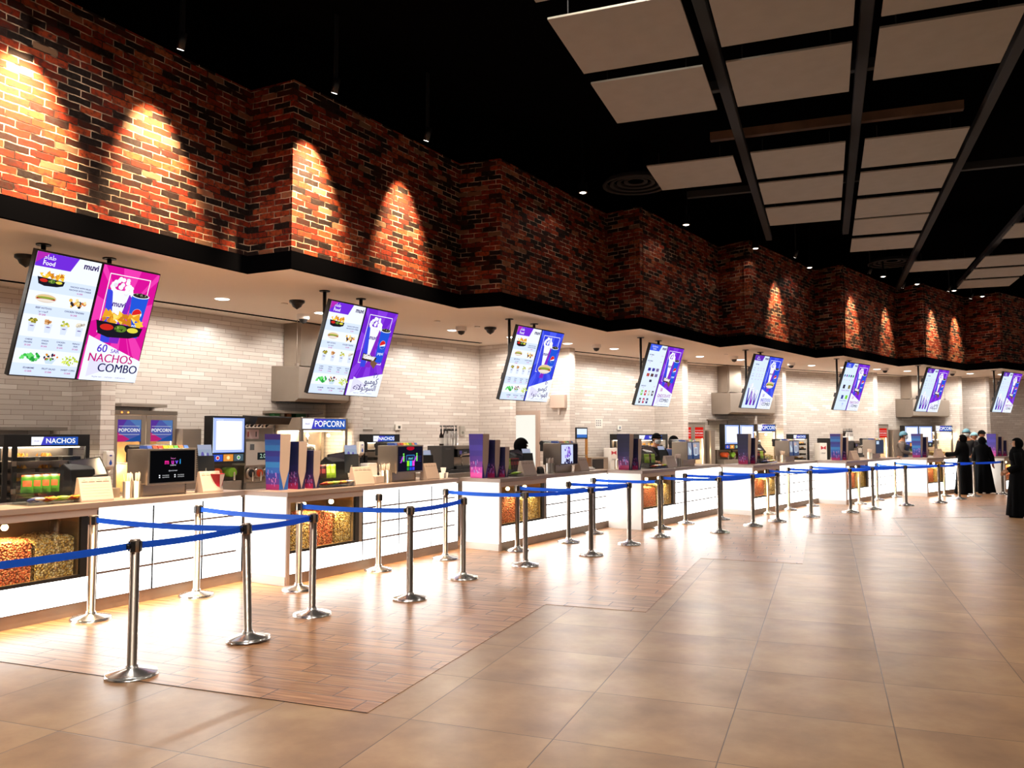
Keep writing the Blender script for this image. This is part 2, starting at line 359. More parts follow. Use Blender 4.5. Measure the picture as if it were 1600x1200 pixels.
def a_nachos(A, cx, cy, s, seed=2):
    q = random.Random(seed)
    for i in range(26):
        x = cx+(q.random()-.5)*s*.85; y = cy-s*.08-q.random()*s*.15; r = s*(.07+.05*q.random()); a = q.random()*6.3
        A.poly([(x+r*math.cos(a+k*2.09), y+r*math.sin(a+k*2.09)) for k in range(3)], q.choice([(250, 200, 60), (232, 160, 40), (255, 222, 110), (205, 125, 30)]))
    A.poly([(cx-s*.5, cy-s*.08), (cx+s*.5, cy-s*.02), (cx+s*.46, cy+s*.14), (cx+s*.25, cy+s*.2), (cx-s*.2, cy+s*.22), (cx-s*.42, cy+s*.16)], (26, 24, 34))
    A.ell(cx-s*.26, cy+s*.03, s*.14, s*.06, (205, 40, 30)); A.ell(cx+s*.03, cy+s*.035, s*.13, s*.065, (90, 130, 40)); A.ell(cx+s*.29, cy+s*.04, s*.12, s*.05, (225, 215, 70))
    for i in range(9): A.ell(cx+(q.random()-.4)*s*.22, cy+s*.035+(q.random()-.5)*s*.07, s*.025, s*.018, q.choice([(60, 90, 30), (170, 190, 90), (40, 60, 25)]), 8)
def a_hotdog(A, cx, cy, s):
    A.ell(cx, cy, s*.5, s*.2, (222, 206, 190)); A.ell(cx, cy-s*.02, s*.47, s*.15, (226, 196, 140)); A.ell(cx, cy+s*.02, s*.45, s*.09, (165, 50, 30))
    A.ell(cx, cy-s*.03, s*.42, s*.05, (140, 160, 60)); A.ell(cx, cy+s*.085, s*.44, s*.06, (236, 224, 212))
def a_cup(A, cx, cy, s, top, seed=3):
    q = random.Random(seed)
    A.poly([(cx-s*.34, cy), (cx+s*.34, cy), (cx+s*.25, cy+s*.8), (cx-s*.25, cy+s*.8)], (216, 226, 244)); A.ell(cx, cy+s*.3, s*.2, s*.05, (120, 100, 160), 10)
    for i in range(12):
        A.ell(cx+(q.random()-.5)*s*.7, cy-q.random()*s*.35, s*.13, s*.1, q.choice(top), 8)
def a_pile(A, cx, cy, s, cols, n=30, seed=4, r=.07, sq=.55):
    q = random.Random(seed)
    for i in range(n):
        a = q.random()*6.3; d = q.random()**.6*.5
        A.ell(cx+math.cos(a)*d*s, cy+math.sin(a)*d*s*sq, s*r, s*r*.8, q.choice(cols), 8, rot=q.random()*3)
def a_lines(A, x, y, ls, s, cols):
    for i, t in enumerate(ls): A.text(t, x, y+i*s*1.35, s, cols[min(i, len(cols)-1)], s*.02)
NAVY = (40, 34, 90); MAG = (190, 30, 130); VIO = (104, 40, 190)
def board_food(A):
    w, h = A.w, A.h
    A.rect(0, 0, w, h, (238, 244, 255))
    for y0, y1 in ((.2, .31), (.42, .5), (.68, .78), (.9, 1)): A.rect(0, h*y0, w, h*y1, (214, 228, 252))
    A.poly([(0, 0), (w*.64, 0), (w*.54, h*.115), (0, h*.115)], (112, 44, 216)); A.poly([(0, 0), (w*.2, 0), (0, h*.09)], (176, 40, 176))
    A.text(AR_FOOD, w*.2, h*.035, .062, (255, 255, 255)); A.text('Food', w*.2, h*.083, .06, (255, 255, 255), .001)
    a_muvi(A, w*.85, h*.05, .085)
    a_nachos(A, w*.28, h*.212, w*.42); a_lines(A, w*.75, h*.235, ['NACHOS WITH SALSA', 'NACHOS WITH CHEESE', '16 SAR'], .022, [NAVY, NAVY, MAG])
    a_hotdog(A, w*.26, h*.36, w*.32); a_lines(A, w*.26, h*.44, ['BEEF HOTDOG', AR_HOT, '20 SAR'], .024, [NAVY, NAVY, MAG])
    a_pile(A, w*.73, h*.365, w*.3, [(235, 190, 90), (215, 130, 60), (245, 220, 150), (50, 40, 40)], 22, 5, .09, .4); a_lines(A, w*.73, h*.44, ['CHICKEN TENDERS', '26 SAR'], .024, [NAVY, MAG])
    for i, (n, t) in enumerate((('CHEESE FINGERS', [(150, 140, 40), (220, 200, 90), (90, 90, 40)]), ('ONION RINGS', [(200, 140, 80), (225, 180, 130), (150, 90, 40)]), ('CHICKEN FRIES', [(170, 180, 60), (225, 210, 110)]), ('FRENCH FRIES', [(200, 190, 175), (160, 150, 140), (235, 225, 200)]))):
        x = w*(.14+.24*i); a_cup(A, x, h*.56, w*.17, t, 6+i); a_lines(A, x, h*.7, n.split()+['20 SAR'], .021, [NAVY, NAVY, MAG])
    a_pile(A, w*.2, h*.84, w*.28, [(60, 190, 70), (110, 220, 110), (40, 150, 60)], 34, 11, .09, .5)
    A.poly([(w*.4, h*.835), (w*.6, h*.835), (w*.55, h*.885), (w*.45, h*.885)], (200, 220, 236)); a_pile(A, w*.5, h*.825, w*.2, [(180, 30, 50), (40, 40, 70), (240, 240, 240), (110, 170, 60), (230, 140, 30)], 30, 12, .1, .6)
    a_pile(A, w*.8, h*.845, w*.26, [(200, 220, 70), (225, 235, 110), (170, 190, 50)], 44, 13, .06, .55)
    for x, t in ((.2, 'EDAMAME'), (.5, 'FRUIT SALAD'), (.8, 'SWEET CORN')): a_lines(A, w*x, h*.925, [t, '15 SAR'], .024, [NAVY, MAG])
def a_bag(A, cx, cy, s, c1=(60, 70, 220), c2=(130, 40, 190)):
    A.poly([(cx-s*.42, cy), (cx-s*.1, cy), (cx, cy+s*1.5), (cx-s*.28, cy+s*1.5)], c1); A.poly([(cx+s*.12, cy), (cx+s*.4, cy), (cx+s*.28, cy+s*1.5), (cx-s*.02, cy+s*1.5)], c2)
    A.poly([(cx-s*.26, cy-s*.02), (cx+s*.3, cy-s*.02), (cx+s*.02, cy+s*1.35)], (240, 242, 255))
    a_popcorn_top(A, cx, cy+s*.06, s*.8, s*.42, 9); A.text('muvi', cx+s*.02, cy+s*.38, s*.22, (70, 30, 130), s*.006)
def a_cola(A, cx, cy, s):
    A.poly([(cx-s*.26, cy), (cx+s*.26, cy), (cx+s*.19, cy+s*1.15), (cx-s*.19, cy+s*1.15)], (36, 84, 214)); A.ell(cx, cy, s*.27, s*.07, (240, 244, 250)); A.ell(cx, cy-s*.01, s*.24, s*.06, (46, 40, 34)); a_pile(A, cx, cy-s*.02, s*.4, [(60, 60, 46), (20, 20, 18), (120, 120, 100)], 14, 5, .08, .2)
    A.ell(cx, cy+s*.5, s*.15, s*.15, (245, 248, 255), 22); A.ell(cx, cy+s*.5, s*.145, s*.145, (216, 36, 40), 16, 160, 345); A.ell(cx, cy+s*.5, s*.145, s*.145, (30, 80, 200), 16, 15, 150)
    A.text('pepsi', cx, cy+s*.82, s*.15, (225, 235, 255), .001)
def board_promo(A, base, ray, wedge, food, lines, hi=.62, lo=.8, frame=.6):
    w, h = A.w, A.h
    A.rect(0, 0, w, h, base); cx, cy = w*.5, h*.38
    for i in range(20):
        a = i*2*math.pi/20; q = .08
        A.poly([(cx, cy), (cx+2*math.cos(a-q)*w, cy+2*math.sin(a-q)*h*.7), (cx+2*math.cos(a+q)*w, cy+2*math.sin(a+q)*h*.7)], ray)
    A.ring(w*.13, h*.06, w*.86, h*frame, .009, (250, 246, 255))
    a_bag(A, w*.38, h*.2, w*.56); a_cola(A, w*.735, h*.215, w*.6)
    if food == 'nachos': a_nachos(A, w*.48, h*.51, w*.84, 8)
    elif food == 'hotdog': a_hotdog(A, w*.5, h*.53, w*.6)
    else:
        A.poly([(w*.2, h*.5), (w*.66, h*.54), (w*.62, h*.6), (w*.2, h*.58)], (60, 40, 34)); A.poly([(w*.5, h*.56), (w*.72, h*.6), (w*.64, h*.67), (w*.5, h*.62)], (120, 84, 64)); A.poly([(w*.22, h*.51), (w*.6, h*.545), (w*.58, h*.575), (w*.22, h*.56)], (205, 196, 190))
        A.text('Galaxy', w*.42, h*.542, .085, (250, 250, 250), .002, shear=.3)
    A.poly([(0, h*hi), (w, h*lo), (w, h), (0, h)], (238, 244, 255)); A.poly([(w*.1, h*.78), (w*.1, h*.97), (w*.55, h*.87)], (224, 222, 248))
    for t, x, y, s, c, al in lines:
        for e in (-.014, 0, .014): A.text(t, w*x+s*e, h*y, s, c, 0, al)
    A.text('Regular item  -  small pepsi  -  small popcorn', w*.5, h*.965, .022, (120, 110, 170))
def board_drinks(A, header=(60, 90, 230), two=('Soft Drinks', 'Snacks')):
    w, h = A.w, A.h; A.rect(0, 0, w, h, (222, 236, 255))
    A.poly([(0, 0), (w*.66, 0), (w*.56, h*.1), (0, h*.1)], header); A.text(two[0], w*.27, h*.035, .05, (240, 244, 255)); A.text(two[1], w*.27, h*.07, .05, (240, 244, 255)); a_muvi(A, w*.84, h*.045, .085)
    q = random.Random(5)
    for y, t in ((.17, 'HOT DRINKS'), (.27, 'COLD DRINKS'), (.68, 'CHOCOLATE')):
        A.text(t, w*.2, h*y, .03, NAVY, .001); A.text('12 SAR', w*.2, h*(y+.03), .022, MAG); A.text('18 SAR', w*.84, h*y, .026, MAG)
    for r_, y in enumerate((.38, .47)):
        for i in range(3): A.rect(w*(.2+.24*i), h*y, w*(.36+.24*i), h*(y+.05), q.choice([(120, 100, 150), (90, 60, 60), (60, 50, 150), (180, 70, 60)])); A.text('10 SAR', w*(.28+.24*i), h*(y+.065), .018, MAG)
    A.rect(w*.44, h*.57, w*.58, h*.61, (60, 50, 80))
    for r_, y in enumerate((.75, .88)):
        for i in range(4-r_): A.rect(w*(.14+.21*i), h*y, w*(.25+.21*i), h*(y+.085), [(130, 200, 90), (200, 50, 60), (200, 200, 170), (90, 80, 90), (190, 60, 90), (60, 60, 110), (150, 190, 120)][i+r_*3]); A.ell(w*(.195+.21*i), h*(y+.04), .018, .02, (245, 245, 245), 10)
def board_popcorn(A, purple=(96, 44, 176)):
    w, h = A.w, A.h; A.rect(0, 0, w, h, (216, 232, 255))
    A.poly([(0, 0), (w*.66, 0), (w*.56, h*.1), (0, h*.1)], purple); A.text(AR_FOOD, w*.24, h*.035, .05, (240, 244, 255)); A.text('Popcorn', w*.27, h*.07, .05, (240, 244, 255)); a_muvi(A, w*.84, h*.045, .085)
    A.text('POPCORN', w*.28, h*.17, .034, NAVY, .001)
    for i, y in enumerate((.24, .28, .35, .39, .45)):
        A.text('SALTED' if i % 2 == 0 else 'CARAMEL', w*.16, h*y, .024, NAVY)
        for k in range(3): A.text(str(14+3*k+2*i)+' SAR', w*(.42+.2*k), h*y, .022, MAG)
    for i, (x, s) in enumerate(((.26, 1.0), (.5, .84), (.72, .72))):
        cx = w*x; t = h*(.92-.3*s); A.poly([(cx-.1*s, t), (cx+.1*s, t), (cx+.05*s, h*.94), (cx-.05*s, h*.94)], [(60, 50, 160), (130, 40, 190), (84, 44, 170)][i]); A.poly([(cx-.06*s, t), (cx+.09*s, t), (cx+.01*s, h*.86)], (232, 236, 252)); a_popcorn_top(A, cx, t+.01, .2*s, .12*s, 3+i)
def board_icons(A):
    w, h = A.w, A.h; A.rect(0, 0, w, h, (216, 232, 255))
    A.poly([(0, 0), (w*.66, 0), (w*.56, h*.1), (0, h*.1)], (60, 80, 220)); A.text('Sweets', w*.27, h*.035, .05, (240, 244, 255)); A.text('Ice Cream', w*.27, h*.07, .046, (240, 244, 255)); a_muvi(A, w*.84, h*.045, .085)
    for i in range(5): A.ell(w*(.12+.18*i), h*.27, .042, .034, [(60, 120, 160), (120, 80, 160), (60, 160, 150), (70, 50, 120), (40, 150, 80)][i], 10)
    for i in range(4): A.text('12 SAR', w*(.16+.22*i), h*.36, .026, (200, 60, 120))
    for x, y, c in ((.3, .46, (50, 40, 60)), (.75, .46, (120, 110, 60)), (.4, .68, (60, 60, 140)), (.75, .68, (120, 210, 40))): A.rect(w*(x-.09), h*y, w*(x+.09), h*(y+.08), c)
    A.text('WAFFLES  SUNDAES', w*.5, h*.58, .05, (150, 60, 170)); A.text('COOKIES  MUFFINS', w*.5, h*.8, .045, (90, 80, 150)); a_cup(A, w*.6, h*.88, w*.16, [(240, 240, 255), (150, 170, 240)], 4)
PINK = [('60', .27, .715, .12, (74, 38, 196), 'CENTER'), ('SAR', .5, .73, .06, (110, 40, 190), 'CENTER'), ('NACHOS', .46, .8, .128, (196, 24, 120), 'CENTER'), ('COMBO', .62, .885, .13, (34, 30, 84), 'CENTER')]
LN_CH_AR = [('\u0663\u0668', .8, .75, .11, (74, 38, 160), 'CENTER'), (AR_COMBO, .68, .82, .13, (44, 30, 100), 'CENTER'), (AR_CHOC, .52, .9, .12, (60, 30, 110), 'CENTER')]
LN_HD_AR = [('\u0665\u0660', .76, .72, .11, (84, 38, 150), 'CENTER'), (AR_COMBO, .64, .81, .12, (44, 30, 100), 'CENTER'), (AR_HOT, .56, .9, .12, (60, 30, 110), 'CENTER')]
LN_CH = [('38', .24, .72, .1, (180, 40, 160), 'CENTER'), ('CHOCOLATE', .5, .82, .09, (160, 50, 160), 'CENTER'), ('COMBO', .58, .9, .1, (34, 30, 84), 'CENTER')]
LN_HD = [('50', .24, .74, .1, (120, 40, 190), 'CENTER'), ('HOTDOG', .5, .83, .11, (60, 60, 200), 'CENTER'), ('COMBO', .6, .91, .11, (34, 30, 84), 'CENTER')]
PUR = ((112, 36, 204), (134, 60, 222)); BLU = ((52, 66, 220), (76, 92, 236))

# ------------------------------------------------------------------ plan of the place (x right, y along the run, metres)
U = [((-6.827,4.477),(-6.40,7.9)), ((-5.73,7.83),(-5.17,11.25)), ((-4.5,11.25),(-3.78,14.85)), ((-3.1,14.6),(-2.15,18.4)),
     ((-1.46,18.0),(-.2,21.9)), ((.43,21.5),(1.95,25.5)), ((2.55,25.0),(4.0,28.0)), ((4.8,27.3),(6.6,30.4)), ((7.3,29.9),(9.4,33.0))]
ORD = ['nearest', 'second', 'third', 'fourth', 'fifth', 'sixth', 'seventh', 'eighth', 'ninth']
def ufr(i):
    A, B = Vector(U[i][0]), Vector(U[i][1]); d = B-A; L = d.length; a = math.atan2(d.x, d.y)
    return A, a, L
def upt(i, s, d, z=0):      # s metres along the counter face, d metres behind it
    A, a, L = ufr(i)
    p = A+Vector((math.sin(a), math.cos(a)))*s - Vector((math.cos(a), -math.sin(a)))*d
    return (p.x, p.y, z)
def ua(i): return -ufr(i)[1]

# floor
mb = MB(); mb.box(-13, -6, -.1, 14, 40, 0, FLOORT); tag(mb.build('floor'), kind='structure')
wood = [(-12, 4.5), (-2.68, 4.5), (-2.68, 7.95), (-1.66, 7.95), (-1.66, 11.6), (-.33, 11.6), (-.33, 15.1), (1.2, 15.3), (1.2, 18.5), (3.3, 19.5), (3.3, 22.3), (5.2, 23.4), (5.2, 26.4), (8.5, 27.5), (8.5, 30), (12, 32), (12, 37), (-12, 37)]
mb = MB(); mb.prism([(x, y, .0005) for x, y in wood], (0, 0, .0025), PLANK); o = mb.build('floor'); tag(o, 'wood look plank flooring in front of the counters', kind='structure')

# brick fascia with its black board and the soffit edge
front = []
for i in range(9): front += [U[i][0], U[i][1]]
front = [(-7.55, 4.45)] + front
front = [(-7.85, 1.0), (-7.5, 4.55)] + front[1:]
def wallstrip(name, pts, z0, z1, m, off=0, uvs=True, thick=.12, side=1):
    mb = MB(); mb.uv = []; L = 0
    for k in range(len(pts)-1):
        a, b = Vector(pts[k]), Vector(pts[k+1]); d = (b-a); n = Vector((d.y, -d.x)).normalized()*side
        a2, b2 = a+n*off, b+n*off
        o = len(mb.v)
        mb.add([(a2.x, a2.y, z0), (b2.x, b2.y, z0), (b2.x, b2.y, z1), (a2.x, a2.y, z1)], [(0, 1, 2, 3)], m)
        mb.uv += [(L, z0), (L+d.length, z0), (L+d.length, z1), (L, z1)]
        ai, bi = a-n*thick, b-n*thick
        mb.add([(ai.x, ai.y, z0), (bi.x, bi.y, z0), (bi.x, bi.y, z1), (ai.x, ai.y, z1)], [(3, 2, 1, 0)], m); mb.uv += [(L, z0), (L+d.length, z0), (L+d.length, z1), (L, z1)]
        mb.add([(a2.x, a2.y, z0), (ai.x, ai.y, z0), (bi.x, bi.y, z0), (b2.x, b2.y, z0)], [(0, 1, 2, 3)], m); mb.uv += [(L, 0), (L, .1), (L+d.length, .1), (L+d.length, 0)]
        mb.add([(a2.x, a2.y, z1), (ai.x, ai.y, z1), (bi.x, bi.y, z1), (b2.x, b2.y, z1)], [(3, 2, 1, 0)], m); mb.uv += [(L, 0), (L, .1), (L+d.length, .1), (L+d.length, 0)]
        L += d.length
    return mb.build(name)
ZS = 3.62
tag(wallstrip('wall_left', front, 3.8, 5.86, BRICK), 'old red brick fascia stepping along above the counters', kind='structure')
def offset_line(pts, d):
    out = []
    for k in range(len(pts)):
        ns = []
        if k > 0: e = Vector(pts[k])-Vector(pts[k-1]); ns.append(Vector((e.y, -e.x)).normalized())
        if k < len(pts)-1: e = Vector(pts[k+1])-Vector(pts[k]); ns.append(Vector((e.y, -e.x)).normalized())
        if len(ns) == 2:
            m = ns[0]+ns[1]; m = m/m.length; c = max(m.dot(ns[0]), .5); q = Vector(pts[k])+m*d/c
        else: q = Vector(pts[k])+ns[0]*d
        out.append((q.x, q.y))
    return out
fb = offset_line(front, .05)
mb = MB()
for k in range(len(fb)-1):
    a, b = fb[k], fb[k+1]; c, d = front[k], front[k+1]
    for z0, z1, e in ((ZS-.004, 3.82, 0),):
        mb.add([(a[0], a[1], z0), (b[0], b[1], z0), (b[0], b[1], z1), (a[0], a[1], z1)], [(0, 1, 2, 3)], TRIMB)
        mb.add([(a[0], a[1], z1), (b[0], b[1], z1), (d[0], d[1], z1), (c[0], c[1], z1)], [(0, 1, 2, 3)], TRIMB)
        mb.add([(a[0], a[1], z0), (b[0], b[1], z0), (d[0], d[1], z0), (c[0], c[1], z0)], [(3, 2, 1, 0)], TRIMB)
tag(mb.build('trim_1'), kind='structure')

# tiled back walls with their projecting wing walls
BW = [(-11.6,1.5), (-10.85,4.2), (-9.63,8.3), (-8.94,8.16), (-8.90,8.355), (-9.55,8.5), (-8.51,12.72), (-7.78,12.53), (-7.73,12.735), (-8.45,12.9), (-7.0,16.3), (-6.19,16.05), (-6.13,16.24), (-6.85,16.48), (-6.9,17.6), (-5.26,17.3), (-5.2,17.5), (-6.1,17.7),
      (-4.25,21.7), (-3.42,21.2), (-3.32,21.39), (-4.1,21.9), (-1.88,25.0), (-1.14,24.7), (-1.06,24.9), (-1.8,25.2), (.6,28.25), (1.40,27.75), (1.52,27.93), (.65,28.5), (3.35,31.1), (4.13,30.62), (4.25,30.8), (3.5,31.35), (4.3,31.85), (5.03,31.32), (5.16,31.48), (4.4,32.0), (8.0,35.5), (12, 38)]
WLN = {1: (1, 2), 2: (5, 6), 3: (9, 10), 4: (17, 18), 5: (21, 22), 6: (25, 26), 7: (29, 30), 8: (37, 38), 31: (14, 15)}
def wpt(i, s, d, z=0):
    A, B = Vector(BW[WLN[i][0]]), Vector(BW[WLN[i][1]]); u = (B-A).normalized(); n = Vector((u.y, -u.x)); p = A+u*s+n*d
    return (p.x, p.y, z)
def wa(i):
    A, B = Vector(BW[WLN[i][0]]), Vector(BW[WLN[i][1]]); d = B-A; return -math.atan2(d.x, d.y)
tag(wallstrip('wall_back', BW, 0, ZS, TILE, thick=.02), 'white glazed metro tile wall behind the counters', kind='structure')
mb = MB(); mb.box(-13, 39.8, 0, 14, 40, 7, MATTE); tag(mb.build('wall_far'), kind='structure')
# soffit over the counters
mb = MB()
ring = [(x, y, ZS) for x, y in offset_line(front, .03)] + [(12.6, 38, ZS)] + [(-12.4, 38, ZS), (-12.4, 1.0, ZS)]
mb.prism(ring, (0, 0, .1), SOFF); bm = None
tag(mb.build('ceiling'), 'cream painted soffit over the serving bays', kind='structure')
# shadow gap slots in the soffit
for i, (wi, s0, s1) in enumerate(((1, -1, 4.2), (2, .0, 4.1), (3, .1, 3.3), (4, .3, 4.4), (5, .1, 3.8), (6, .1, 3.85), (7, .1, 3.7), (8, .1, 5))):
    mb = MB(); a = wpt(wi, s0, .42); b = wpt(wi, s1, .42); c = wpt(wi, s1, .5); d = wpt(wi, s0, .5)
    mb.prism([(p[0], p[1], ZS-.008) for p in (a, b, c, d)], (0, 0, .012), MATTE); tag(mb.build('trim_%d' % (i+2)), kind='structure')
# black void over the hall
mb = MB(); mb.box(-13, -6, 6.6, 14, 40, 6.7, MATTE)
tag(mb.build('ceiling'), 'black painted hall ceiling', kind='structure')
mb = MB(); q = offset_line(front, -.2)
for k in range(len(q)-1): mb.add([(q[k][0], q[k][1], 5.6), (q[k+1][0], q[k+1][1], 5.6), (q[k+1][0], q[k+1][1], 6.6), (q[k][0], q[k][1], 6.6)], [(0, 1, 2, 3)], MATTE)
tag(mb.build('wall_upper'), kind='structure')
# dark service steelwork and ducts above the panels
BEAM = mat('charcoal_beam', C(20, 18, 18), .8, var=.2, vscale=1); TAN = mat('bare_timber_batten', C(120, 88, 64), .7, var=.25, vscale=4)
for x in (-1.02, .45, 1.95, 3.45):
    mb = MB(); mb.box(x-.06, -2 if x > -2 else 5, 5.72, x+.06, 17.6 if x < 1 else 25, 5.82, BEAM)
    tag(mb.build('ceiling_beam', bevel=.01), {-1.02: 'dark beam between first and second panel columns', .45: 'dark beam between second and third panel columns', 1.95: 'dark beam right of the third panel column', 3.45: 'dark beam above the far right panels'}[x], 'beam', 'ceiling beams')
for y, l in ((9.95, 'dark cross beam over the gap in the panel rows'), (14.4, 'dark cross beam above the last small panels'), (5.6, 'dark cross beam above the nearest panels')):
    mb = MB(); mb.box(-2.2, y-.05, 5.86, 5, y+.05, 5.98, BEAM); tag(mb.build('ceiling_beam', bevel=.01), l, 'beam', 'ceiling cross beams')
mb = MB(); mb.box(-1.5, 12.05, 6.02, 1.8, 12.15, 6.14, TAN); tag(mb.build('ceiling_batten'), 'bare timber batten across the dark ceiling gap', 'batten')
for x, y0, y1, r_, l in ((3.1, 4, 38, .24, 'round black duct over the right side of the hall'),):
    mb = MB(); mb.tube([(x, y0, 6.25), (x+(y1-y0)*.12, y1, 6.25)], r_, MATTE, 16)
    for k in range(8): mb.tube([(x+k*3.2*.12, y0+k*3.2, 6.25), (x+(k*3.2+.06)*.12, y0+k*3.2+.06, 6.25)], r_+.015, BEAM, 16)
    tag(mb.build('air_duct'), l, 'duct')
for x, y, l in ((-2.9, 13.4, 'round dark air diffuser above the fourth counter'), (1.6, 21.9, 'round dark air diffuser above the sixth counter')):
    mb = MB()
    for k in range(4): mb.lathe([(.14+k*.12, -.02*k), (.2+k*.12, -.02*k-.01), (.2+k*.12, -.02*k+.01), (.14+k*.12, .02)], BEAM, 24, caps=False)
    mb.lathe([(.12, 0), (.12, .6)], MATTE, 16); o = mb.build('air_diffuser', loc=(x, y, 5.95)); tag(o, l, 'diffuser')

# hanging ceiling panels
ZP = 5.5; k_ = (ZP-1.72)/(5.3-1.72)
def sc(v): return v*k_
prow = [('nearest', 5.1), ('second', 6.55), ('third', 7.95), ('fourth', 10.7), ('fifth', 12.07), ('sixth', 13.48), ('seventh', 14.75), ('eighth', 16.2)]
pcol = [('left', -2.18), ('middle', -.83), ('right', .52)]
have = {0: (0, 1, 2, 3), 1: (0, 1, 2, 3, 4, 5), 2: (0, 1, 2, 3, 4, 5, 6, 7)}
mb = MB(); mb.box(0, 0, 0, 1.13*k_, 1.15*k_, .022, PANELM); P0 = None
panels = []
for ci, (cn, x) in enumerate(pcol):
    for ri in have[ci]:
        rn, y = prow[ri]
        if ri == 3 and ci == 0: y = 10.75
        if ri == 2 and ci == 2: y = 7.75
        if ri == 1 and ci == 2: y = 6.38
        if ri == 1 and ci == 1: y = 6.46
        panels.append((x, y, 'cream square ceiling panel, %s column, %s row from the front' % (cn, rn)))
panels += [(1.8, 18.85, 'small far ceiling panel alone left of the far right group'), (3.1, 21.6, 'far ceiling panel last of the far right group'), (3.1, 20.2, 'far ceiling panel middle of the far right group'), (3.1, 18.8, 'far ceiling panel first of the far right group'), (3.1, 16.0, 'ceiling panel cut by the right edge of the picture')]
for x, y, l in panels:
    t = thing('ceiling_panel', l, 'ceiling panel', (sc(x), sc(y), ZP), 0, 'hanging ceiling panels')
    if P0 is None: P0 = mb.build('panel_board', t, .003)
    else: c = P0.copy(); c.parent = t; COL.objects.link(c)
    for hx, hy in ((.15, .15), (1.0, .15), (.15, 1.0), (1.0, 1.0)):
        h = MB(); h.tube([(hx, hy, .022), (hx, hy, .23)], .006, BEAM, 6); h.build('hanger', t)

# ------------------------------------------------------------------ lamps
def downlight(x, y, z, label, group, power, r=.1, size=176, proto={}):
    t = thing('downlight', label, 'downlight', (x, y, z), 0, group)
    if r not in proto:
        a = MB(); a.lathe([(r, -.002), (r+.004, -.006), (r+.018, -.006), (r+.018, .001)], WHITE, 24, caps=False); b = MB(); b.lathe([(.0001, -.016), (r*.5, -.014), (r*.85, -.008), (r, -.001)], LAMPF, 24, caps=False)
        proto[r] = (a.build('trim_ring', t), b.build('lamp_face', t))
    else:
        for q_ in proto[r]:
            c = q_.copy(); c.parent = t; COL.objects.link(c)
    spot('lamp_light', (0, 0, -.03), (0, 0, -1), power, size, (1, .93, .84), .25, .06, t)
    return t
NUM = ['first', 'second', 'third', 'fourth', 'fifth', 'sixth', 'seventh', 'eighth', 'ninth', 'tenth', 'eleventh', 'twelfth', 'thirteenth', 'fourteenth', 'fifteenth', 'sixteenth', 'seventeenth', 'eighteenth', 'nineteenth', 'twentieth', 'twenty-first']
dl = [(-9.2, 4.4, .7), (-7.75, 7.3, .5), (-7.93, 9.26, 1.2), (-7.4, 10.9, 1), (-6.38, 13.62, 1), (-5.75, 15.0, 1.3), (-5.06, 16.5, 1.3), (-4.4, 17.9, 1), (-3.7, 19.3, 1), (-2.87, 20.47, 1.3), (-2.02, 21.73, 1), (-1.2, 23.0, 1), (-.34, 24.29, 1.4), (.52, 25.33, 1), (1.44, 26.38, 1.4), (2.34, 27.47, 1), (3.4, 28.5, 1.3), (4.3, 29.36, 1.4), (5.29, 30.16, 1)]  # first two are added lamps, out of view, lighting the nearest bay
for k, (x, y, f) in enumerate(dl):
    downlight(x, y, ZS, 'round white soffit downlight, %s from the left' % NUM[k], 'soffit downlights', P_SOFFIT*f)
# track heads washing the brick
def track_head(i, s, label, power, out=.5, z=5.72, aimz=4.35, push=.1, size=53):
    p = Vector(upt(i, s, -out, z)); q = Vector(upt(i, s+push, .0, aimz))
    t = thing('track_spotlight', label, 'spotlight', p, 0, 'track spotlights along the brick')
    d = (q-p).normalized(); M = d.to_track_quat('-Z', 'Y').to_matrix().to_4x4()
    a = MB(); a.M = M; a.tube([(0, 0, .1), (0, 0, -.07)], .04, BLACK, 14); a.build('lamp_head', t)
    a = MB(); a.M = M; a.lathe([(.034, -.0715), (.0001, -.0715)], LAMPF, 14); a.build('lamp_face', t)
    a = MB(); a.box(-.012, -.03, .05, .012, .03, .86, BLACK); a.build('bracket', t)
    if power: spot('lamp_light', tuple(d*.1), tuple(d), power, size, (1, .72, .42), 1.0, .03, t)
for i, s, l, p in ((0, .62, 'black track spotlight washing the brick at the left edge', 1.25), (0, 2.02, 'black track spotlight above the long left brick face', .85), (1, .16, 'black track spotlight lighting the first brick corner', .95), (1, 1.95, 'black track spotlight lighting the second brick face', .6),
                   (4, 1.4, 'small track spotlight over the fifth brick face', .28), (5, .55, 'small track spotlight over the start of the sixth brick face', .3), (5, 3.2, 'small track spotlight over the end of the sixth brick face', .2), (6, .6, 'small track spotlight over the start of the seventh brick face', .3), (6, 2.4, 'small track spotlight over the end of the seventh brick face', .22)):
    track_head(i, s, l, P_TRACK*p)
for k, (x, y) in enumerate(((-3.58,12.55), (-2.35,15.2), (-1.3,17.69), (-.28,20.21), (1.4,22.03), (2.29,23.48), (3.33,24.91), (4.21,26.25))):
    t = downlight(x, y, 5.6, 'small bright hall lamp in front of the brick, %s from the near end' % ORD[k], 'hall lamps along the brick', P_HALL, .05, 150)
    h = MB(); h.lathe([(.07, .002), (.07, .16), (.02, .17), (.02, 1.0)], BLACK, 12); h.build('lamp_housing', t)
for k, (x, y) in enumerate(((-3.2, 1.5), (0, 2.5), (3.2, 4), (4.6, 9.5), (5.6, 15), (7.5, 21), (-4.6, 4.2), (-1.5, 6.2))):  # strong lamps added out of view to light the hall floor
    t = downlight(x, y, 6.55, 'unseen hall lamp added to light the floor', 'added unseen hall lamps', 560, .09, 140)

